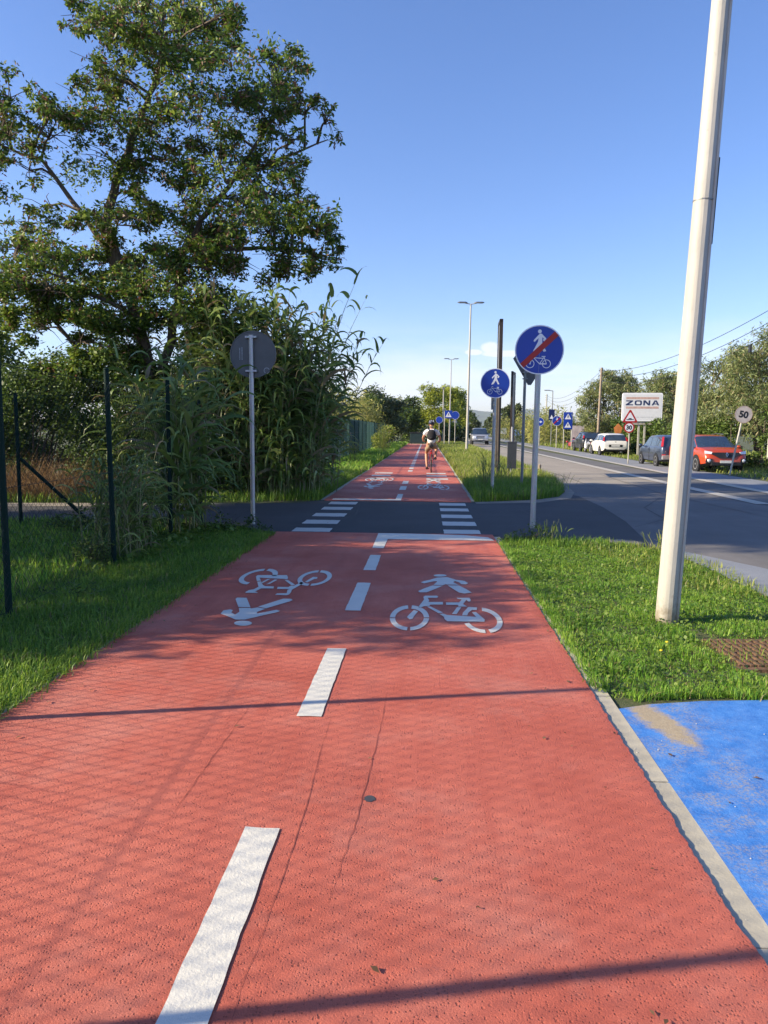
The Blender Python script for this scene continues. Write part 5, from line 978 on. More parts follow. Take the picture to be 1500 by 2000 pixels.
# speed bump + 30
o = sign_root('speed_bump_sign', (9.36, 35.2, 0), 'red-bordered speed bump triangle above a round 30 limit on a thin pole', lean=(.0, 0)); pole(o, 2.3, .028, POLEW)
def rtri(cx, cz, r, y0, y1): return MB().prism([(cx+r*math.cos(a), cz+r*math.sin(a)) for a in [math.pi/2+2*math.pi/3*k+e for k in range(3) for e in (-.09, .09)]], y0, y1, 'xz')
rtri(0, 2.12, .37, -.045, -.032).build('triangle_plate', SRED, o); rtri(-.0, 2.12, .245, -.047, -.0452).build('triangle_face', SWHITE, o)
put(o, 'bump_symbol', [[(-.17, -.09), (-.17, -.06), (-.09, -.055), (-.05, -.01), (.05, -.01), (.09, -.055), (.17, -.06), (.17, -.09)]], -.0472, 1, 0, 2.12, SBLK)
MB().disc((-.03, 1.68), .245, -.045, -.032, 32).build('round_plate', SRED, o); MB().disc((-.03, 1.68), .185, -.047, -.0452, 32).build('round_face', SWHITE, o); text(o, 'number', '30', .27, -.03, 1.68, -.0472, SBLK, .012)
# 50
o = sign_root('speed_number_sign', (10.18, 25.6, 0), 'pale round 50 sign on a thin leaning pole at the right edge', lean=(.16, 0)); pole(o, 2.2, .03, POLEW)
m = simple('faded_sign_face', (.50, .44, .40), .5, 0, .15); MB().disc((0, 2.10), .285, -.045, -.032, 36).build('plate', m, o); text(o, 'number', '50', .30, 0, 2.10, -.0455, SBLK, .013)
MB().ring((0, 2.10), .268, .287, -.047, -.0445, 36).build('rim', simple('faded_red_rim', (.45, .33, .28), .5), o)
# ZONA billboard
o = empty('billboard', (12.9, 46, 0), 'white roadside billboard reading ZONA on two legs', 'billboard', None, R_(-4))
for x in (-.12, .22): MB().box(x-.05, x+.05, -.05, .05, -.1, 2.2).build('leg', POLEW, o)
def rr4(x0, x1, z0, z1, r, n=5):
    P = []
    for cx, cz, a0 in ((x1-r, z1-r, 0), (x0+r, z1-r, 90), (x0+r, z0+r, 180), (x1-r, z0+r, 270)):
        for k in range(n+1): a = R_(a0+90*k/n); P.append((cx+r*math.cos(a), cz+r*math.sin(a)))
    return P
MB().prism(rr4(-1.17, 1.17, 2.13, 3.82, .10), -.16, -.02, 'xz').build('cabinet', SWHITE, o); MB().prism(rr4(-1.07, 1.10, 2.23, 3.73, .04), -.164, -.1602, 'xz').build('face', simple('billboard_face', (.66, .67, .68), .5, 0, .05), o)
BS = simple('faded_pink_stripe', (.50, .33, .28), .6, 0, .2, 8.); MB().box(-.95, .95, -.1665, -.1642, 3.44, 3.57).build('stripe', BS, o); MB().box(-.95, .95, -.1665, -.1642, 2.88, 3.01).build('stripe', BS, o)
NAVY = simple('navy_lettering', (.02, .035, .10), .5)
Z = [(0, 1), (1, 1), (1, .78), (.42, .22), (1.02, .22), (1.02, 0), (-.03, 0), (-.03, .22), (.56, .78), (0, .78)]
Nn = [(0, 0), (0, 1), (.3, 1), (.76, .38), (.76, 1), (1, 1), (1, 0), (.70, 0), (.24, .62), (.24, 0)]
Aa = [(-.05, 0), (.36, 1), (.68, 1), (1.08, 0), (.82, 0), (.745, .19), (.30, .19), (.22, 0)]; Ah = [(.37, .37), (.52, .78), (.67, .37)]
lw, lh, x0, z0 = .40, .30, -.95, 3.075; mb = MB()
for i, p in ((0, Z), (2, Nn)): mb.prism([(x0+i*.50+a*lw, z0+b*lh) for a, b in p], -.167, -.1642, 'xz')
# O as a squared ring, A with its opening
O_out = rr4(.0, 1.05, 0, 1, .28, 4); O_in = rr4(.24, .81, .23, .77, .14, 4)
for k in range(len(O_out)):
    j = (k+1) % len(O_out); mb.prism([(x0+.50+a*lw, z0+b*lh) for a, b in (O_in[k], O_out[k], O_out[j], O_in[j])], -.167, -.1642, 'xz')
for p in ([(-.05, 0), (.36, 1), (.52, 1), (.52, .78), (.22, 0)], [(.52, .78), (.52, 1), (.68, 1), (1.08, 0), (.82, 0)], [(.30, .19), (.37, .38), (.67, .38), (.745, .19)]):
    mb.prism([(x0+1.5+a*lw, z0+b*lh) for a, b in p], -.167-.0001, -.1642, 'xz')
mb.build('lettering', NAVY, o)
mb = MB(); q = -.45; rr = random.Random(9)
while q < .95: w_ = rr.uniform(.02, .06); mb.box(q, q+w_, -.167, -.1642, 2.36, 2.385); q += w_+rr.uniform(.012, .05)
mb.build('small_print', simple('grey_print', (.25, .26, .3), .5), o); MB().box(-.52, .62, -.1, -.05, 1.92, 2.1).build('lower_plate', simple('stained_plate', (.3, .28, .24), .6, 0, .5, 9.), o)
o = sign_root('orange_sign', (12.55, 50, 0), 'small orange roadside sign in front of the hedge behind the white car'); pole(o, 1.9, .03, POLEW); MB().prism([(-.28, 1.75), (0, 2.05), (.28, 1.75), (.2, 1.4), (-.2, 1.4)], -.05, -.035, 'xz').build('plate', simple('orange_sign_face', (.62, .22, .06), .5), o)
o = empty('utility_box', (13.75, 30.2, 0), 'pale box on a post cut by the right edge in front of the hedge', 'box'); MB().tube([(0, 0, 0), (0, 0, .6)], .05, 8).build('post', GALV, o); MB().box(-.3, .3, -.12, .12, .45, 1.25).build('cabinet', POLEW, o, bevel=.015)
# ------------------------------------------------------------ utility poles and wires
def upole(loc, H, label, mat, arm=True, lean=0., r=.12):
    o = empty('utility_pole', loc, label, 'utility pole'); o.rotation_euler = (0, lean, 0); MB().tube([(0, 0, -.2), (0, 0, H)], [r, r*.7], 12).build('pole', mat, o, True)
    if arm:
        mb = MB()
        for z in (H-.25, H-.6, H-.95): mb.tube([(-.16, 0, z), (.16, 0, z)], .02, 6).ball((.18, 0, z), .04).ball((-.18, 0, z), .04)
        mb.build('insulator', GALVD, o)
    return o
upole((13.05, 58.0, 0), 6.33, 'weathered wooden utility pole right of the dark parked car', WOODP, True, .018)
upole((20.4, 130, 0), 7.9, 'far white utility pole behind the reeds', POLEW, True, 0, .15)
upole((13.2, 18, 0), 8.2, 'utility pole just outside the right edge carrying the overhead wires', WOODP)
for i, (z, lab) in enumerate(((0, 'upper'), (.35, 'middle'), (.72, 'lowest'))):
    o = empty('overhead_wire', (13.15, 58, 6.1-z), lab+' dark overhead wire running from the wooden pole over the parked cars', 'wire'); mb = MB()
    a = Vector((0, 0, 0)); b = Vector((.1, -40, 1.9)); c = Vector((7.2, 72, 1.6))
    for e, sag in ((b, 1.4+.15*i), (c, 1.2+.15*i)): mb.tube([a.lerp(e, k/24)-Vector((0, 0, 4*sag*(k/24)*(1-k/24))) for k in range(25)], .014, 4)
    mb.build('wire', BLACK, o)
    if i == 2: MB().box(.04, .10, -26.2, -26.0, -.62, -.3).build('wire_tag', BLACK, o)
# ------------------------------------------------------------ cars
def interp(st, y):
    for a, b in zip(st, st[1:]):
        if a[0] <= y <= b[0]:
            t = (y-a[0])/(b[0]-a[0]); return [a[i]+(b[i]-a[i])*t for i in range(len(a))]
def ring_pts(s):
    y, zl, zb, zt, hw, th = s
    return [(0, y, zl), (hw*.80, y, zl), (hw*.96, y, zl+.07), (hw, y, zl+(zb-zl)*.45), (hw*.985, y, zb-.06), (hw*.955, y, zb), (th+.03, y, zt-.07 if zt-zb > .2 else zt-.02), (th-.04, y, zt-.015), (th*.5, y, zt), (0, y, zt+.004)]
def car(loc, rz, label, paint, st, wr, wx, cowl, roof0, rooff, rear, doors, kind='hatch', group='cars parked along the kerb', low=None, plate_front=True, big_tail=False):
    """st: stations (y, z_low, z_belt, z_top, halfwidth, half roof); cowl/roof0/rooff/rear: station indices of windscreen base, roof start, roof end, rear window base"""
    o = empty('parked_car' if group else 'car', loc, label, 'car', group, rz); nS = len(st); body = MB(); gl = []; wins = {'windscreen': MB(), 'rear_window': MB(), 'side_window': None}
    low = low or BLACK; lowm = MB(); V = []
    for s in st: R = ring_pts(s); V.append([Vector(p) for p in R])
    m = len(V[0])
    sw = {}
    for i in range(nS-1):
        for sg in (1, -1):
            for k in range(m-1):
                q = [V[i][k], V[i][k+1], V[i+1][k+1], V[i+1][k]]; q = [Vector((p.x*sg, p.y, p.z)) for p in q]
                tgt = body
                if k < 2: tgt = lowm
                if i >= rooff and i < cowl and False: pass
                glass_ = None
                if k == 5 and rear <= i < cowl: glass_ = 'side'
                if k >= 6 and rooff <= i < cowl: glass_ = 'windscreen'
                if k >= 6 and rear <= i < roof0: glass_ = 'rear_window'
                if glass_ is None: tgt.add(q, [(0, 1, 2, 3)])
                elif glass_ == 'side':
                    sw.setdefault(sg, []).append((i, q))
                else:
                    body.add(q, [(0, 1, 2, 3)]) if False else wins[glass_].add(q, [(0, 1, 2, 3)])
    for e in (0, nS-1):
        for k in range(1, m-1): body.add([V[e][0], V[e][k], V[e][k+1]], [(0, 1, 2)]); body.add([Vector((-p.x, p.y, p.z)) for p in (V[e][0], V[e][k], V[e][k+1])], [(0, 1, 2)])
    # side glass split into panes by pillars
    for sg, L in sw.items():
        ys = sorted(set([st[i][0] for i, _ in L]+[st[i+1][0] for i, _ in L])); y0, y1 = ys[0], ys[-1]
        def edge(y):
            a = interp(st, y); R = ring_pts(a); lo, hi = Vector(R[5]), Vector(R[6]); return lo, hi
        cuts = [y0]+[d for d in doors]+[y1]
        n = 26; pts = [y0+(y1-y0)*k/n for k in range(n+1)]
        for d in doors: pts += [d-.035, d+.035]
        pts = sorted(set(round(p, 4) for p in pts))
        panes = {}
        for a, b_ in zip(pts, pts[1:]):
            mid = (a+b_)/2; la, ha = edge(a); lb, hb = edge(b_); pil = any(abs(mid-d) < .034 for d in doors) or (ha-la).length < .12 or (hb-lb).length < .12 or mid < y0+.12
            f = lambda lo, hi, t, off: Vector(((lo.lerp(hi, t).x+off)*sg, lo.y, lo.lerp(hi, t).z))
            if pil: body.add([f(la, ha, 0, 0), f(la, ha, 1, 0), f(lb, hb, 1, 0), f(lb, hb, 0, 0)], [(0, 1, 2, 3)]); continue
            body.add([f(la, ha, 0, 0), f(la, ha, .10, 0), f(lb, hb, .10, 0), f(lb, hb, 0, 0)], [(0, 1, 2, 3)]); body.add([f(la, ha, .90, 0), f(la, ha, 1, 0), f(lb, hb, 1, 0), f(lb, hb, .90, 0)], [(0, 1, 2, 3)])
            key = sum(mid > d for d in doors); panes.setdefault(key, MB()).add([f(la, ha, .10, -.006), f(la, ha, .90, -.006), f(lb, hb, .90, -.006), f(lb, hb, .10, -.006)], [(0, 1, 2, 3)])
        for mb in panes.values(): mb.build('side_window', GLASS, o)
    def weld(mb, name, mat):
        ob = mb.build(name, mat, o, False); bm = bmesh.new(); bm.from_mesh(ob.data); bmesh.ops.remove_doubles(bm, verts=bm.verts, dist=.0008); bmesh.ops.recalc_face_normals(bm, faces=bm.faces); bm.to_mesh(ob.data); bm.free(); ob.data.shade_smooth(); ob.data.set_sharp_from_angle(angle=R_(50)); return ob
    weld(body, 'body', paint); weld(lowm, 'underbody', low)
    weld(wins['windscreen'], 'windscreen', GLASS); weld(wins['rear_window'], 'rear_window', GLASS)
    hwm = max(s[4] for s in st)
    for wy in wx:
        for sg in (1, -1):
            MB().disc((wy, wr+.01), wr+.055, sg*(hwm-.10), sg*(hwm+.008), 26, 'yz').build('wheel_arch', BLACK, o)
            wo = MB().torus((sg*(hwm-.075), wy, wr), wr-.085, .085, 'x', 26, 8).disc((wy, wr), wr-.08, sg*(hwm-.15), sg*(hwm-.03), 24, 'yz').build('wheel', TYRE, o, True)
            rm = MB(); rm.ring((wy, wr), wr*.60, wr*.68, sg*(hwm-.03), sg*(hwm+.012), 24, 'yz'); rm.disc((wy, wr), wr*.13, sg*(hwm-.03), sg*(hwm+.010), 12, 'yz')
            for k in range(7):
                a = 2*math.pi*k/7; c_, s_ = math.cos(a), math.sin(a); rm.prism([(wy+c_*r_-s_*w_, wr+s_*r_+c_*w_) for r_, w_ in ((wr*.1, -.035), (wr*.64, -.025), (wr*.64, .025), (wr*.1, .035))], sg*(hwm-.03), sg*(hwm+.005), 'yz')
            rm.build('rim', RIM, wo)
    yb, yf = st[0][0], st[-1][0]
    # door lines and handles
    for sg in (1, -1):
        for d in doors[1:]:
            a = interp(st, d); MB().box(min(sg*(a[4]*.99), sg*(a[4]+.004)), max(sg*(a[4]*.99), sg*(a[4]+.004)), d-.006, d+.006, a[1]+.1, a[2]-.03).build('door_seam', BLACK, o)
            MB().box(min(sg*(a[4]*.97), sg*(a[4]+.022)), max(sg*(a[4]*.97), sg*(a[4]+.022)), d+.08, d+.24, a[2]-.14, a[2]-.11).build('door_handle', paint, o)
        c = interp(st, st[cowl][0]-.28); x = sg*(c[4]+.10); MB().ball((x, st[cowl][0]-.22, c[2]+.07), .11, .07, .075).box(min(sg*(c[4]-.08), x), max(sg*(c[4]-.08), x), st[cowl][0]-.25, st[cowl][0]-.20, c[2]+.02, c[2]+.06).build('mirror', paint, o, True)
    return o
GLASS = glass()
HEAD = simple('headlight_lens', (.70, .72, .75), .12, .3, .08, 20., .8); TAIL = simple('tail_light_lens', (.42, .015, .015), .15, 0, .15, 20., .8); PLATE = simple('number_plate', (.62, .62, .60), .4); CHROME = simple('chrome', (.6, .6, .62), .15, .95)
def add(o, name, mat, *boxes, bevel=.0):
    mb = MB()
    for b_ in boxes: mb.box(*b_)
    return mb.build(name, mat, o, bevel=bevel)
def slab(o, name, pts, n, mat, th=.02):
    n = Vector(n)*th; k = len(pts); return MB().add([Vector(p)-n*.6 for p in pts]+[Vector(p)+n for p in pts], [tuple(range(k)), tuple(range(2*k-1, k-1, -1))]+[(i, (i+1) % k, (i+1) % k+k, i+k) for i in range(k)]).build(name, mat, o)
HATCH = [(-2.03, .42, .62, .68, .70, .62), (-2.00, .30, .80, .86, .78, .66), (-1.93, .26, .93, .99, .82, .70), (-1.72, .24, .95, 1.38, .84, .60), (-1.45, .22, .95, 1.46, .845, .61), (-.6, .2, .94, 1.49, .85, .62), (.2, .2, .93, 1.46, .85, .62), (.42, .2, .92, 1.42, .85, .61), (1.12, .2, .91, .97, .845, .72), (1.6, .22, .82, .87, .83, .68), (1.92, .28, .64, .70, .76, .55), (2.0, .36, .55, .60, .66, .45)]
def scaled(st, sy, sz, sx, dz=0): return [(a*sy, b*1.0+dz, c*sz+dz, d*sz+dz, e*sx, f*sx) for a, b, c, d, e, f in st]
# white hatchback
p = car((11.80, 49.3, 0), R_(-1), 'white hatchback seen from behind with a dark rear window, left of the speed bump sign', car_paint('white_car_paint', (.72, .71, .66)), HATCH, .30, (-1.25, 1.25), 8, 3, 7, 2, (-.95, -.15))
for s in (1, -1): slab(p, 'tail_light', [(s*.80, -1.955, .96), (s*.70, -1.965, .96), (s*.66, -1.80, 1.22), (s*.74, -1.78, 1.22)], (0, -1, .3), TAIL, .03)
p.scale = (.97, 1, .94); add(p, 'number_plate', PLATE, (-.27, .27, -2.055, -2.03, .60, .71)); add(p, 'plate_surround', BLACK, (-.42, .42, -2.045, -2.005, .58, .735)); add(p, 'bumper_trim', BLACK, (-.60, .60, -2.045, -1.99, .34, .42)); add(p, 'badge', CHROME, (-.05, .05, -1.985, -1.95, .85, .93)); add(p, 'exhaust', GALVD, (.3, .38, -2.06, -1.9, .22, .28))
# blue-grey estate with tall tail lights
BL = car_paint('blue_grey_car_paint', (.045, .06, .105), .4)
st = [(-2.13, .45, .66, .72, .72, .64), (-2.10, .32, .86, .92, .79, .68), (-2.04, .28, .98, 1.02, .83, .72), (-1.93, .26, .99, 1.45, .84, .68), (-1.7, .24, .99, 1.53, .85, .67), (-.6, .22, .97, 1.56, .86, .67), (.3, .22, .96, 1.53, .86, .66), (.5, .22, .95, 1.49, .86, .65), (1.25, .22, .94, 1.01, .855, .74), (1.75, .24, .85, .90, .84, .70), (2.05, .3, .66, .72, .77, .56), (2.12, .38, .56, .6, .67, .45)]
p = car((10.68, 34.05, 0), R_(-1), 'blue-grey people carrier with tall red tail lights, partly hidden by the red car', BL, st, .31, (-1.3, 1.28), 8, 3, 7, 2, (-1.05, -.15))
for s in (1, -1): slab(p, 'tail_light', [(s*.845, -2.01, 1.0), (s*.74, -2.05, 1.0), (s*.68, -1.96, 1.47), (s*.76, -1.93, 1.47)], (s*.3, -1, .1), TAIL, .04)
for s in (1, -1): slab(p, 'lower_light', [(s*.80, -2.10, .50), (s*.64, -2.12, .50), (s*.64, -2.12, .62), (s*.80, -2.10, .62)], (0, -1, 0), TAIL, .03)
add(p, 'number_plate', PLATE, (-.27, .27, -2.165, -2.14, .62, .73)); add(p, 'bumper', simple('silver_grey_bumper', (.30, .31, .32), .5, .3), (-.80, .80, -2.17, -2.02, .36, .58), bevel=.04)
p.scale = (.88, .92, .87)
# orange-red crossover facing the camera
RD = car_paint('orange_red_car_paint', (.46, .055, .010), .1)
st = [(-2.22, .5, .7, .76, .74, .64), (-2.18, .34, .95, 1.0, .84, .70), (-2.05, .3, 1.06, 1.12, .89, .72), (-1.72, .28, 1.08, 1.50, .905, .64), (-1.4, .26, 1.07, 1.58, .91, .66), (-.5, .26, 1.05, 1.62, .915, .67), (.3, .26, 1.03, 1.59, .915, .67), (.5, .26, 1.02, 1.55, .915, .66), (1.22, .26, 1.01, 1.08, .91, .80), (1.75, .28, .96, 1.03, .90, .78), (2.08, .32, .80, .90, .86, .70), (2.20, .38, .60, .74, .80, .60), (2.24, .42, .52, .60, .72, .50)]
p = car((10.92, 29.9, 0), R_(181), 'orange-red crossover facing the camera right of the foreground lamp post', RD, st, .345, (-1.32, 1.32), 8, 3, 7, 2, (-1.0, -.1))
slab(p, 'grille', [(-.62, 2.15, .80), (-.30, 2.235, .62), (.30, 2.235, .62), (.62, 2.15, .80), (.52, 2.13, .86), (-.52, 2.13, .86)], (0, 1, .25), BLACK, .035)
for s in (1, -1):
    slab(p, 'headlight', [(s*.84, 2.02, .93), (s*.84, 2.06, .80), (s*.60, 2.16, .79), (s*.56, 2.13, .88)], (s*.2, 1, .3), HEAD, .035)
    slab(p, 'fog_lamp_panel', [(s*.84, 2.17, .44), (s*.56, 2.235, .42), (s*.58, 2.225, .60), (s*.80, 2.18, .62)], (s*.1, 1, 0), BLACK, .03); MB().ball((s*.70, 2.23, .52), .075, .03, .075).build('fog_lamp', HEAD, p, True)
add(p, 'lower_bumper', BLACK, (-.62, .62, 2.10, 2.265, .30, .46), bevel=.03); add(p, 'number_plate', PLATE, (-.27, .27, 2.265, 2.285, .42, .53))
MB().add([(0, 2.285, .68), (.055, 2.27, .78), (0, 2.25, .88), (-.055, 2.27, .78), (0, 2.26, .68), (.055, 2.24, .78), (0, 2.22, .88), (-.055, 2.24, .78)], [(0, 1, 2, 3), (7, 6, 5, 4), (0, 4, 5, 1), (1, 5, 6, 2), (2, 6, 7, 3), (3, 7, 4, 0)]).build('badge', CHROME, p)
MB().add([(0, 2.292, .715), (.03, 2.282, .78), (0, 2.268, .845), (-.03, 2.282, .78)], [(0, 1, 2, 3)]).build('badge_opening', BLACK, p, fix=False)
for s in (1, -1): MB().tube([(s*.62, -1.6, 1.56), (s*.64, -.5, 1.66), (s*.62, .3, 1.63)], .022, 6).build('roof_rail', CHROME, p, True)
p.scale = (.88, .90, .86)
add(p, 'sunshade', simple('blue_white_sunshade', (.18, .32, .62), .6, 0, .35, 9.), (-.62, .62, .83, .845, 1.12, 1.30))
# dark car further off
p = car((12.45, 58.5, 0), R_(-1), 'black car parked in front of the white hatchback', car_paint('black_car_paint', (.015, .016, .02)), scaled(HATCH, 1.05, 1.0, 1.0), .31, (-1.3, 1.3), 8, 3, 7, 2, (-.95, -.15))
for s in (1, -1): slab(p, 'tail_light', [(s*.80, -2.05, .96), (s*.70, -2.06, .96), (s*.66, -1.90, 1.2), (s*.74, -1.88, 1.2)], (0, -1, .3), TAIL, .03)
p = car((12.9, 63.9, 0), R_(-1), 'red low car, farthest of the parked row, in front of the pale panel', car_paint('red_car_paint', (.42, .03, .03)), scaled(HATCH, .95, .62, .95), .28, (-1.2, 1.2), 8, 3, 7, 2, (-.9, -.15))
# oncoming silver off-roader
SV = car_paint('silver_car_paint', (.46, .47, .49), .5)
st = [(-2.2, .5, .75, .85, .76, .68), (-2.15, .42, 1.0, 1.1, .86, .72), (-2.02, .4, 1.12, 1.70, .88, .68), (-1.7, .38, 1.12, 1.80, .89, .69), (-.6, .36, 1.10, 1.83, .90, .70), (.3, .36, 1.08, 1.82, .90, .69), (.45, .36, 1.07, 1.78, .90, .68), (.98, .36, 1.07, 1.14, .90, .80), (1.7, .38, 1.02, 1.10, .89, .80), (2.1, .42, .90, .99, .87, .76), (2.18, .5, .72, .82, .80, .66)]
p = car((5.85, 84, 0), R_(180), 'silver off-road car driving towards the camera on the main road', SV, st, .36, (-1.3, 1.35), 7, 2, 6, 1, (-1.0, -.1), group=None)
slab(p, 'grille', [(-.42, 2.16, .70), (.42, 2.16, .70), (.42, 2.13, .92), (-.42, 2.13, .92)], (0, 1, .2), BLACK, .03)
for s in (1, -1): slab(p, 'headlight', [(s*.82, 2.10, .74), (s*.52, 2.17, .72), (s*.52, 2.14, .92), (s*.80, 2.07, .93)], (s*.1, 1, .2), HEAD, .05)
add(p, 'bumper', SV, (-.86, .86, 2.05, 2.28, .46, .68), bevel=.04); add(p, 'air_intake', BLACK, (-.55, .55, 2.25, 2.29, .36, .50)); add(p, 'number_plate', PLATE, (-.27, .27, 2.29, 2.305, .54, .65))
# motorbike
def wheel_parts(o, y, z, R, rt_, x=0., nsp=20, rimm=None):
    wl = MB().torus((x, y, z), R-rt_, rt_, 'x', 32, 8).build('tyre', TYRE, o, True); mb = MB().torus((x, y, z), R-rt_*2-.006, .010, 'x', 32, 6); mb.tube([(x-.035, y, z), (x+.035, y, z)], .022, 10)
    for k in range(nsp): a = 2*math.pi*k/nsp; mb.tube([(x+(.02 if k % 2 else -.02), y, z), (x, y+math.cos(a)*(R-rt_*2), z+math.sin(a)*(R-rt_*2))], .0016, 3, False)
    mb.build('wheel', rimm or RIM, o); return wl
o = empty('motor_scooter', (11.55, 54.3, 0), 'scooter parked between the black car and the white hatchback', 'scooter', None, R_(4))
for y in (-.62, .62): MB().torus((0, y, .27), .21, .06, 'x', 20, 8).build('tyre', TYRE, o, True); MB().disc((y, .27), .17, -.03, .03, 16, 'yz').build('wheel', RIM, o)
MB().tube([(0, -.75, .62), (0, -.45, .72), (0, -.05, .60), (0, .05, .34), (0, .35, .33), (0, .50, .72), (0, .42, .98)], [.08, .15, .15, .10, .12, .10, .05], 10).build('body', SV, o, True)
MB().tube([(0, -.80, .80), (0, -.3, .83), (0, .0, .78)], [.09, .13, .10], 10).build('seat', BLACK, o, True); MB().tube([(-.32, .38, 1.0), (0, .45, 1.02), (.32, .38, 1.0)], .018, 8).build('handlebar', BLACK, o, True)
MB().tube([(0, .62, .27), (.0, .5, .72)], .03, 8).build('fork', GALVD, o); MB().ball((0, -.82, .68), .06, .03, .04).build('tail_light', TAIL, o); MB().box(-.09, .09, -.90, -.885, .38, .52).build('number_plate', PLATE, o)

# ------------------------------------------------------------ cyclist and bicycle
BX, BY = .16, 26.3
bi = empty('bicycle', (BX, BY, 0), 'red-framed city bicycle ridden by the cyclist on the far path', 'bicycle')
wheel_parts(bi, -.47, .34, .34, .019); wheel_parts(bi, .58, .34, .34, .019)
BR = simple('red_bicycle_frame', (.35, .02, .02), .3)
fr = MB()
for a, b_, r_ in (((0, -.18, .80), (0, .02, .30), .017), ((0, .02, .30), (0, .42, .78), .019), ((0, -.13, .70), (0, .40, .86), .017), ((0, .43, .68), (0, .38, .98), .018)): fr.tube([a, b_], r_, 8)
for s in (1, -1):
    fr.tube([(s*.02, -.16, .74), (s*.055, -.47, .34)], .009, 6); fr.tube([(s*.02, .02, .30), (s*.055, -.47, .34)], .010, 6); fr.tube([(s*.03, .43, .70), (s*.05, .50, .50), (s*.05, .58, .34)], .012, 6)
fr.build('frame', BR, bi, True); MB().tube([(0, -.16, .74), (0, -.20, .90)], .013, 8).build('seat_post', CHROME, bi)
MB().tube([(0, -.36, .925), (0, -.28, .935), (0, -.10, .93), (0, -.02, .925)], [.06, .085, .04, .02], 10).build('saddle', BLACK, bi, True)
MB().tube([(0, .38, .96), (0, .42, 1.08), (0, .42, 1.09)], .013, 8).tube([(-.29, .30, 1.07), (-.20, .38, 1.09), (0, .43, 1.09), (.20, .38, 1.09), (.29, .30, 1.07)], .012, 8).build('handlebar', BLACK, bi, True)
for s in (1, -1): MB().tube([(s*.22, .365, 1.086), (s*.30, .285, 1.066)], .017, 8).build('grip', BLACK, bi, True)
rk = MB()
for s in (1, -1): rk.tube([(s*.06, -.72, .74), (s*.06, -.22, .74)], .006, 5).tube([(s*.06, -.60, .74), (s*.06, -.47, .34)], .005, 5)
for y in (-.7, -.55, -.4, -.27): rk.tube([(-.06, y, .74), (.06, y, .74)], .005, 5)
rk.build('rear_rack', BLACK, bi); MB().ball((0, -.75, .70), .035, .015, .025).build('rear_light', TAIL, bi)
mg = MB()
for s, yy, zz in ((-1, .03, .13), (1, .01, .47)): mg.tube([(s*.055, .02, .30), (s*.065, yy, zz)], .009, 6)
mg.disc((.02, .30), .09, .048, .052, 20, 'yz'); mg.build('crankset', GALVD, bi)
for s, yy, zz in ((-1, .03, .13), (1, .01, .47)): MB().box(min(s*.07, s*.17), max(s*.07, s*.17), yy-.04, yy+.04, zz-.012, zz+.012).build('pedal', BLACK, bi)
mud = MB()
for yc in (-.47, .58): mud.torus((0, yc, .34), .365, .012, 'x', 14, 6, (R_(20), R_(160)) if yc < 0 else (R_(30), R_(140)))
mud.build('mudguard', BLACK, bi, True)
def skin(name, verts, edges, mat, parent, sub=1, root=0):
    me = bpy.data.meshes.new(name); me.from_pydata([v[:3] for v in verts], edges, []); ob = bpy.data.objects.new(name, me); COL.objects.link(ob)
    md = ob.modifiers.new('s', 'SKIN'); md.use_smooth_shade = True
    if not me.skin_vertices: return ob
    for i, v in enumerate(verts):
        rx = v[3]; ry = v[4] if len(v) > 4 else rx; me.skin_vertices[0].data[i].radius = (rx, ry); me.skin_vertices[0].data[i].use_root = (i == root)
    sb = ob.modifiers.new('u', 'SUBSURF'); sb.levels = sub; sb.render_levels = sub
    dg = bpy.context.evaluated_depsgraph_get(); m2 = bpy.data.meshes.new_from_object(ob.evaluated_get(dg)); bpy.data.objects.remove(ob)
    m2.materials.clear(); m2.materials.append(mat); m2.shade_smooth(); o2 = bpy.data.objects.new(name, m2); COL.objects.link(o2); o2.parent = parent; return o2
pe = empty('person', (BX, BY, 0), 'cyclist riding away in white t-shirt, khaki shorts and dark helmet', 'person')
SKIN = simple('skin', (.42, .21, .125), .55, 0, .08, 10.)
SK = [(0, -.16, 1.00, .125, .10), (0, -.08, 1.14, .12, .095), (0, .06, 1.34, .145, .10), (0, .13, 1.46, .10, .08), (0, .17, 1.54, .052), (0, .20, 1.62, .07), (0, .21, 1.69, .078), (0, .20, 1.745, .05),
 (-.19, .12, 1.43, .058), (-.30, .16, 1.22, .043), (-.28, .27, 1.10, .030), (-.265, .32, 1.085, .026), (.19, .12, 1.43, .058), (.31, .15, 1.22, .043), (.29, .26, 1.10, .030), (.265, .32, 1.085, .026),
 (-.10, -.10, .96, .09), (-.17, .24, .68, .062), (-.165, .17, .52, .058), (-.15, .00, .22, .036), (-.145, -.01, .14, .036), (-.145, .10, .13, .030),
 (.10, -.10, .97, .09), (.18, .33, .86, .062), (.17, .22, .70, .056), (.15, .03, .56, .036), (.145, -.03, .50, .034), (.145, .08, .49, .030)]
EG = [(0,1),(1,2),(2,3),(3,4),(4,5),(5,6),(6,7),(3,8),(8,9),(9,10),(10,11),(3,12),(12,13),(13,14),(14,15),(0,16),(16,17),(17,18),(18,19),(19,20),(20,21),(0,22),(22,23),(23,24),(24,25),(25,26),(26,27)]
body = skin('body', SK, EG, SKIN, pe, 2)
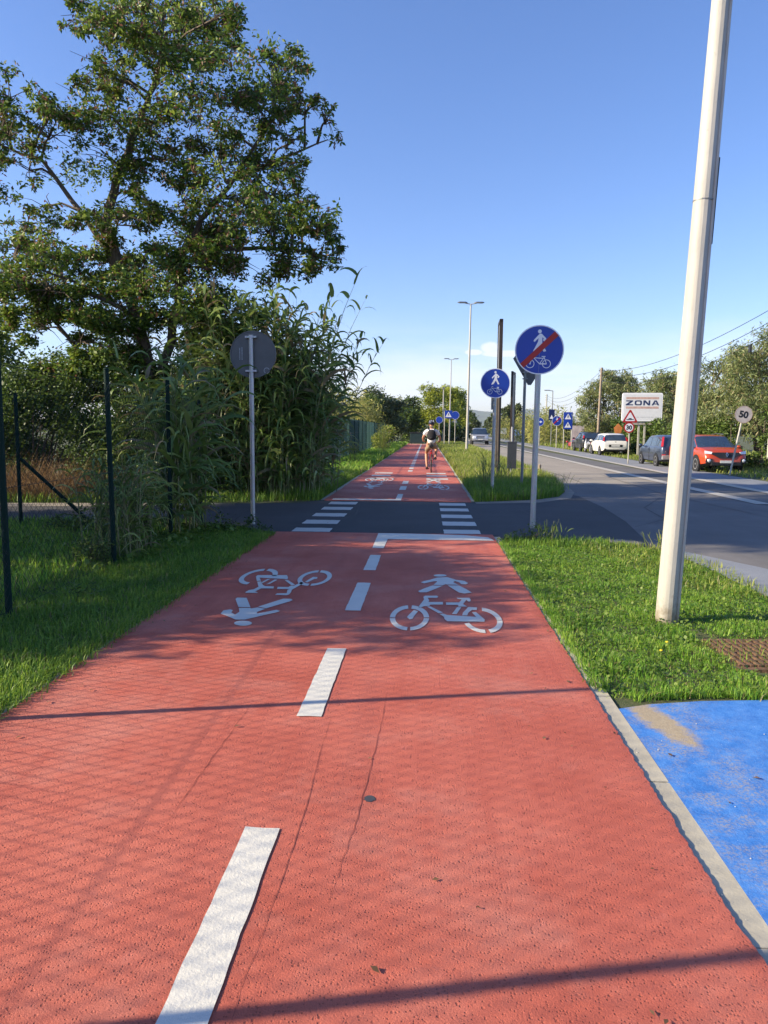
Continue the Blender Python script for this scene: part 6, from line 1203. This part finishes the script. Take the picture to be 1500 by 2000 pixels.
# face, ears and curled fingers joined into the body mesh
mb = MB(); mb.add([(0, .315, 1.675), (.015, .285, 1.645), (-.015, .285, 1.645), (0, .285, 1.705)], [(0, 1, 2), (0, 3, 1), (0, 2, 3)]); mb.ball((.083, .20, 1.67), .012, .02, .03).ball((-.083, .20, 1.67), .012, .02, .03); mb.tube([(-.025, .275, 1.625), (0, .283, 1.622), (.025, .275, 1.625)], .006, 5)
for s in (-1, 1):
    for k in range(4):
        d = .016*(k-1.5); cx, cy, cz = s*(.265+d*.7), .325+d*-.75, 1.083; L = (.9, 1., .95, .8)[k]
        mb.tube([(cx, cy-.028, cz+.015), (cx, cy+.008, cz+.030*L), (cx, cy+.028*L, cz+.004), (cx, cy+.012, cz-.022*L)], [.0092, .0088, .0082, .007], 6)
    mb.tube([(s*.235, .315, 1.09), (s*.225, .335, 1.075), (s*.225, .345, 1.058)], [.011, .010, .008], 6)
ex = mb.build('x', SKIN); bm = bmesh.new(); bm.from_mesh(body.data); bm.from_mesh(ex.data); bm.to_mesh(body.data); bm.free(); bpy.data.objects.remove(ex); body.data.shade_smooth()
for s in (-1, 1): MB().ball((s*.03, .276, 1.69), .012, .008, .009).build('eye', SWHITE, pe, True)
SHIRT = simple('white_tshirt', (.72, .72, .74), .8, 0, .05, 14.); KHAKI = simple('khaki_shorts', (.24, .19, .12), .85, 0, .12, 14.)
skin('tshirt', [(0, -.15, .985, .155, .125), (0, -.08, 1.12, .15, .12), (0, .05, 1.34, .165, .125), (0, .125, 1.47, .115, .095), (-.19, .115, 1.44, .078), (-.26, .145, 1.30, .075), (.19, .115, 1.44, .078), (.265, .14, 1.30, .075)], [(0,1),(1,2),(2,3),(3,4),(4,5),(3,6),(6,7)], SHIRT, pe, 2)
skin('shorts', [(0, -.165, 1.0, .15, .125), (0, -.16, .93, .13, .12), (-.11, -.06, .92, .108), (-.155, .16, .745, .095), (.11, -.06, .93, .108), (.165, .22, .895, .092)], [(0,1),(1,2),(2,3),(1,4),(4,5)], KHAKI, pe, 2)
for s, p0 in ((-1, [(-.148, -.045, .15), (-.147, .02, .15), (-.146, .14, .145), (-.146, .20, .142)]), (1, [(.148, -.075, .51), (.147, 0, .495), (.146, .12, .49), (.146, .17, .49)])):
    MB().tube(p0, [.040, .052, .045, .022], 10).build('shoe', simple('dark_shoe', (.03, .022, .02), .6), pe, True)
HB = simple('dark_blue_helmet', (.015, .022, .06), .35)
hm = MB(); hm.ball((0, .19, 1.745), .105, .135, .085, 16, 10).build('helmet', HB, pe, True)
hv = MB()
for x in (-.055, 0, .055): hv.tube([(x, .07, 1.77), (x*1.1, .12, 1.815), (x, .20, 1.83), (x, .27, 1.815)], .011, 5)
hv.build('helmet_rib', simple('white_helmet_trim', (.5, .52, .58), .4), pe)
MB().tube([(-.05, .13, 1.60), (0, .115, 1.60), (.05, .13, 1.60)], .028, 6).build('hair', simple('grey_hair', (.22, .19, .16), .9), pe, True)
bp = empty('backpack', (BX, BY, 0), 'black backpack worn by the cyclist', 'backpack'); BPM = simple('black_backpack_cloth', (.012, .012, .015), .9, 0, .25)
skin('pack_body', [(0, -.20, 1.13, .15, .11), (0, -.16, 1.25, .17, .12), (0, -.10, 1.39, .165, .11), (0, -.04, 1.50, .12, .08)], [(0,1),(1,2),(2,3)], BPM, bp, 2)
skin('front_pocket', [(0, -.31, 1.15, .09, .05), (0, -.28, 1.26, .10, .05)], [(0,1)], BPM, bp, 1)
for s in (1, -1): MB().tube([(s*.10, .0, 1.50), (s*.13, .13, 1.56), (s*.135, .235, 1.46), (s*.15, .18, 1.26), (s*.13, -.08, 1.12)], .018, 6).build('strap', BPM, bp, True)
MB().tube([(-.02, -.27, 1.08), (-.01, -.28, 1.0), (.02, -.27, .96)], .008, 5).build('hanging_strap', BPM, bp)
# ------------------------------------------------------------ air
hz = MB().box(-2800, 4500, -1400, 8500, -1.5, 185.).build('haze', simple('haze_tmp', (1, 1, 1)), None); hz['kind'] = 'stuff'
hm_ = bpy.data.materials.new('haze_air'); hm_.use_nodes = True; tt = hm_.node_tree; tt.nodes.clear()
ho = tt.nodes.new('ShaderNodeOutputMaterial'); hv_ = tt.nodes.new('ShaderNodeVolumePrincipled'); hv_.inputs['Density'].default_value = .00011; hv_.inputs['Color'].default_value = (.80, .88, 1., 1); hv_.inputs['Anisotropy'].default_value = .3
tt.links.new(hv_.outputs[0], ho.inputs['Volume']); hz.data.materials.clear(); hz.data.materials.append(hm_)
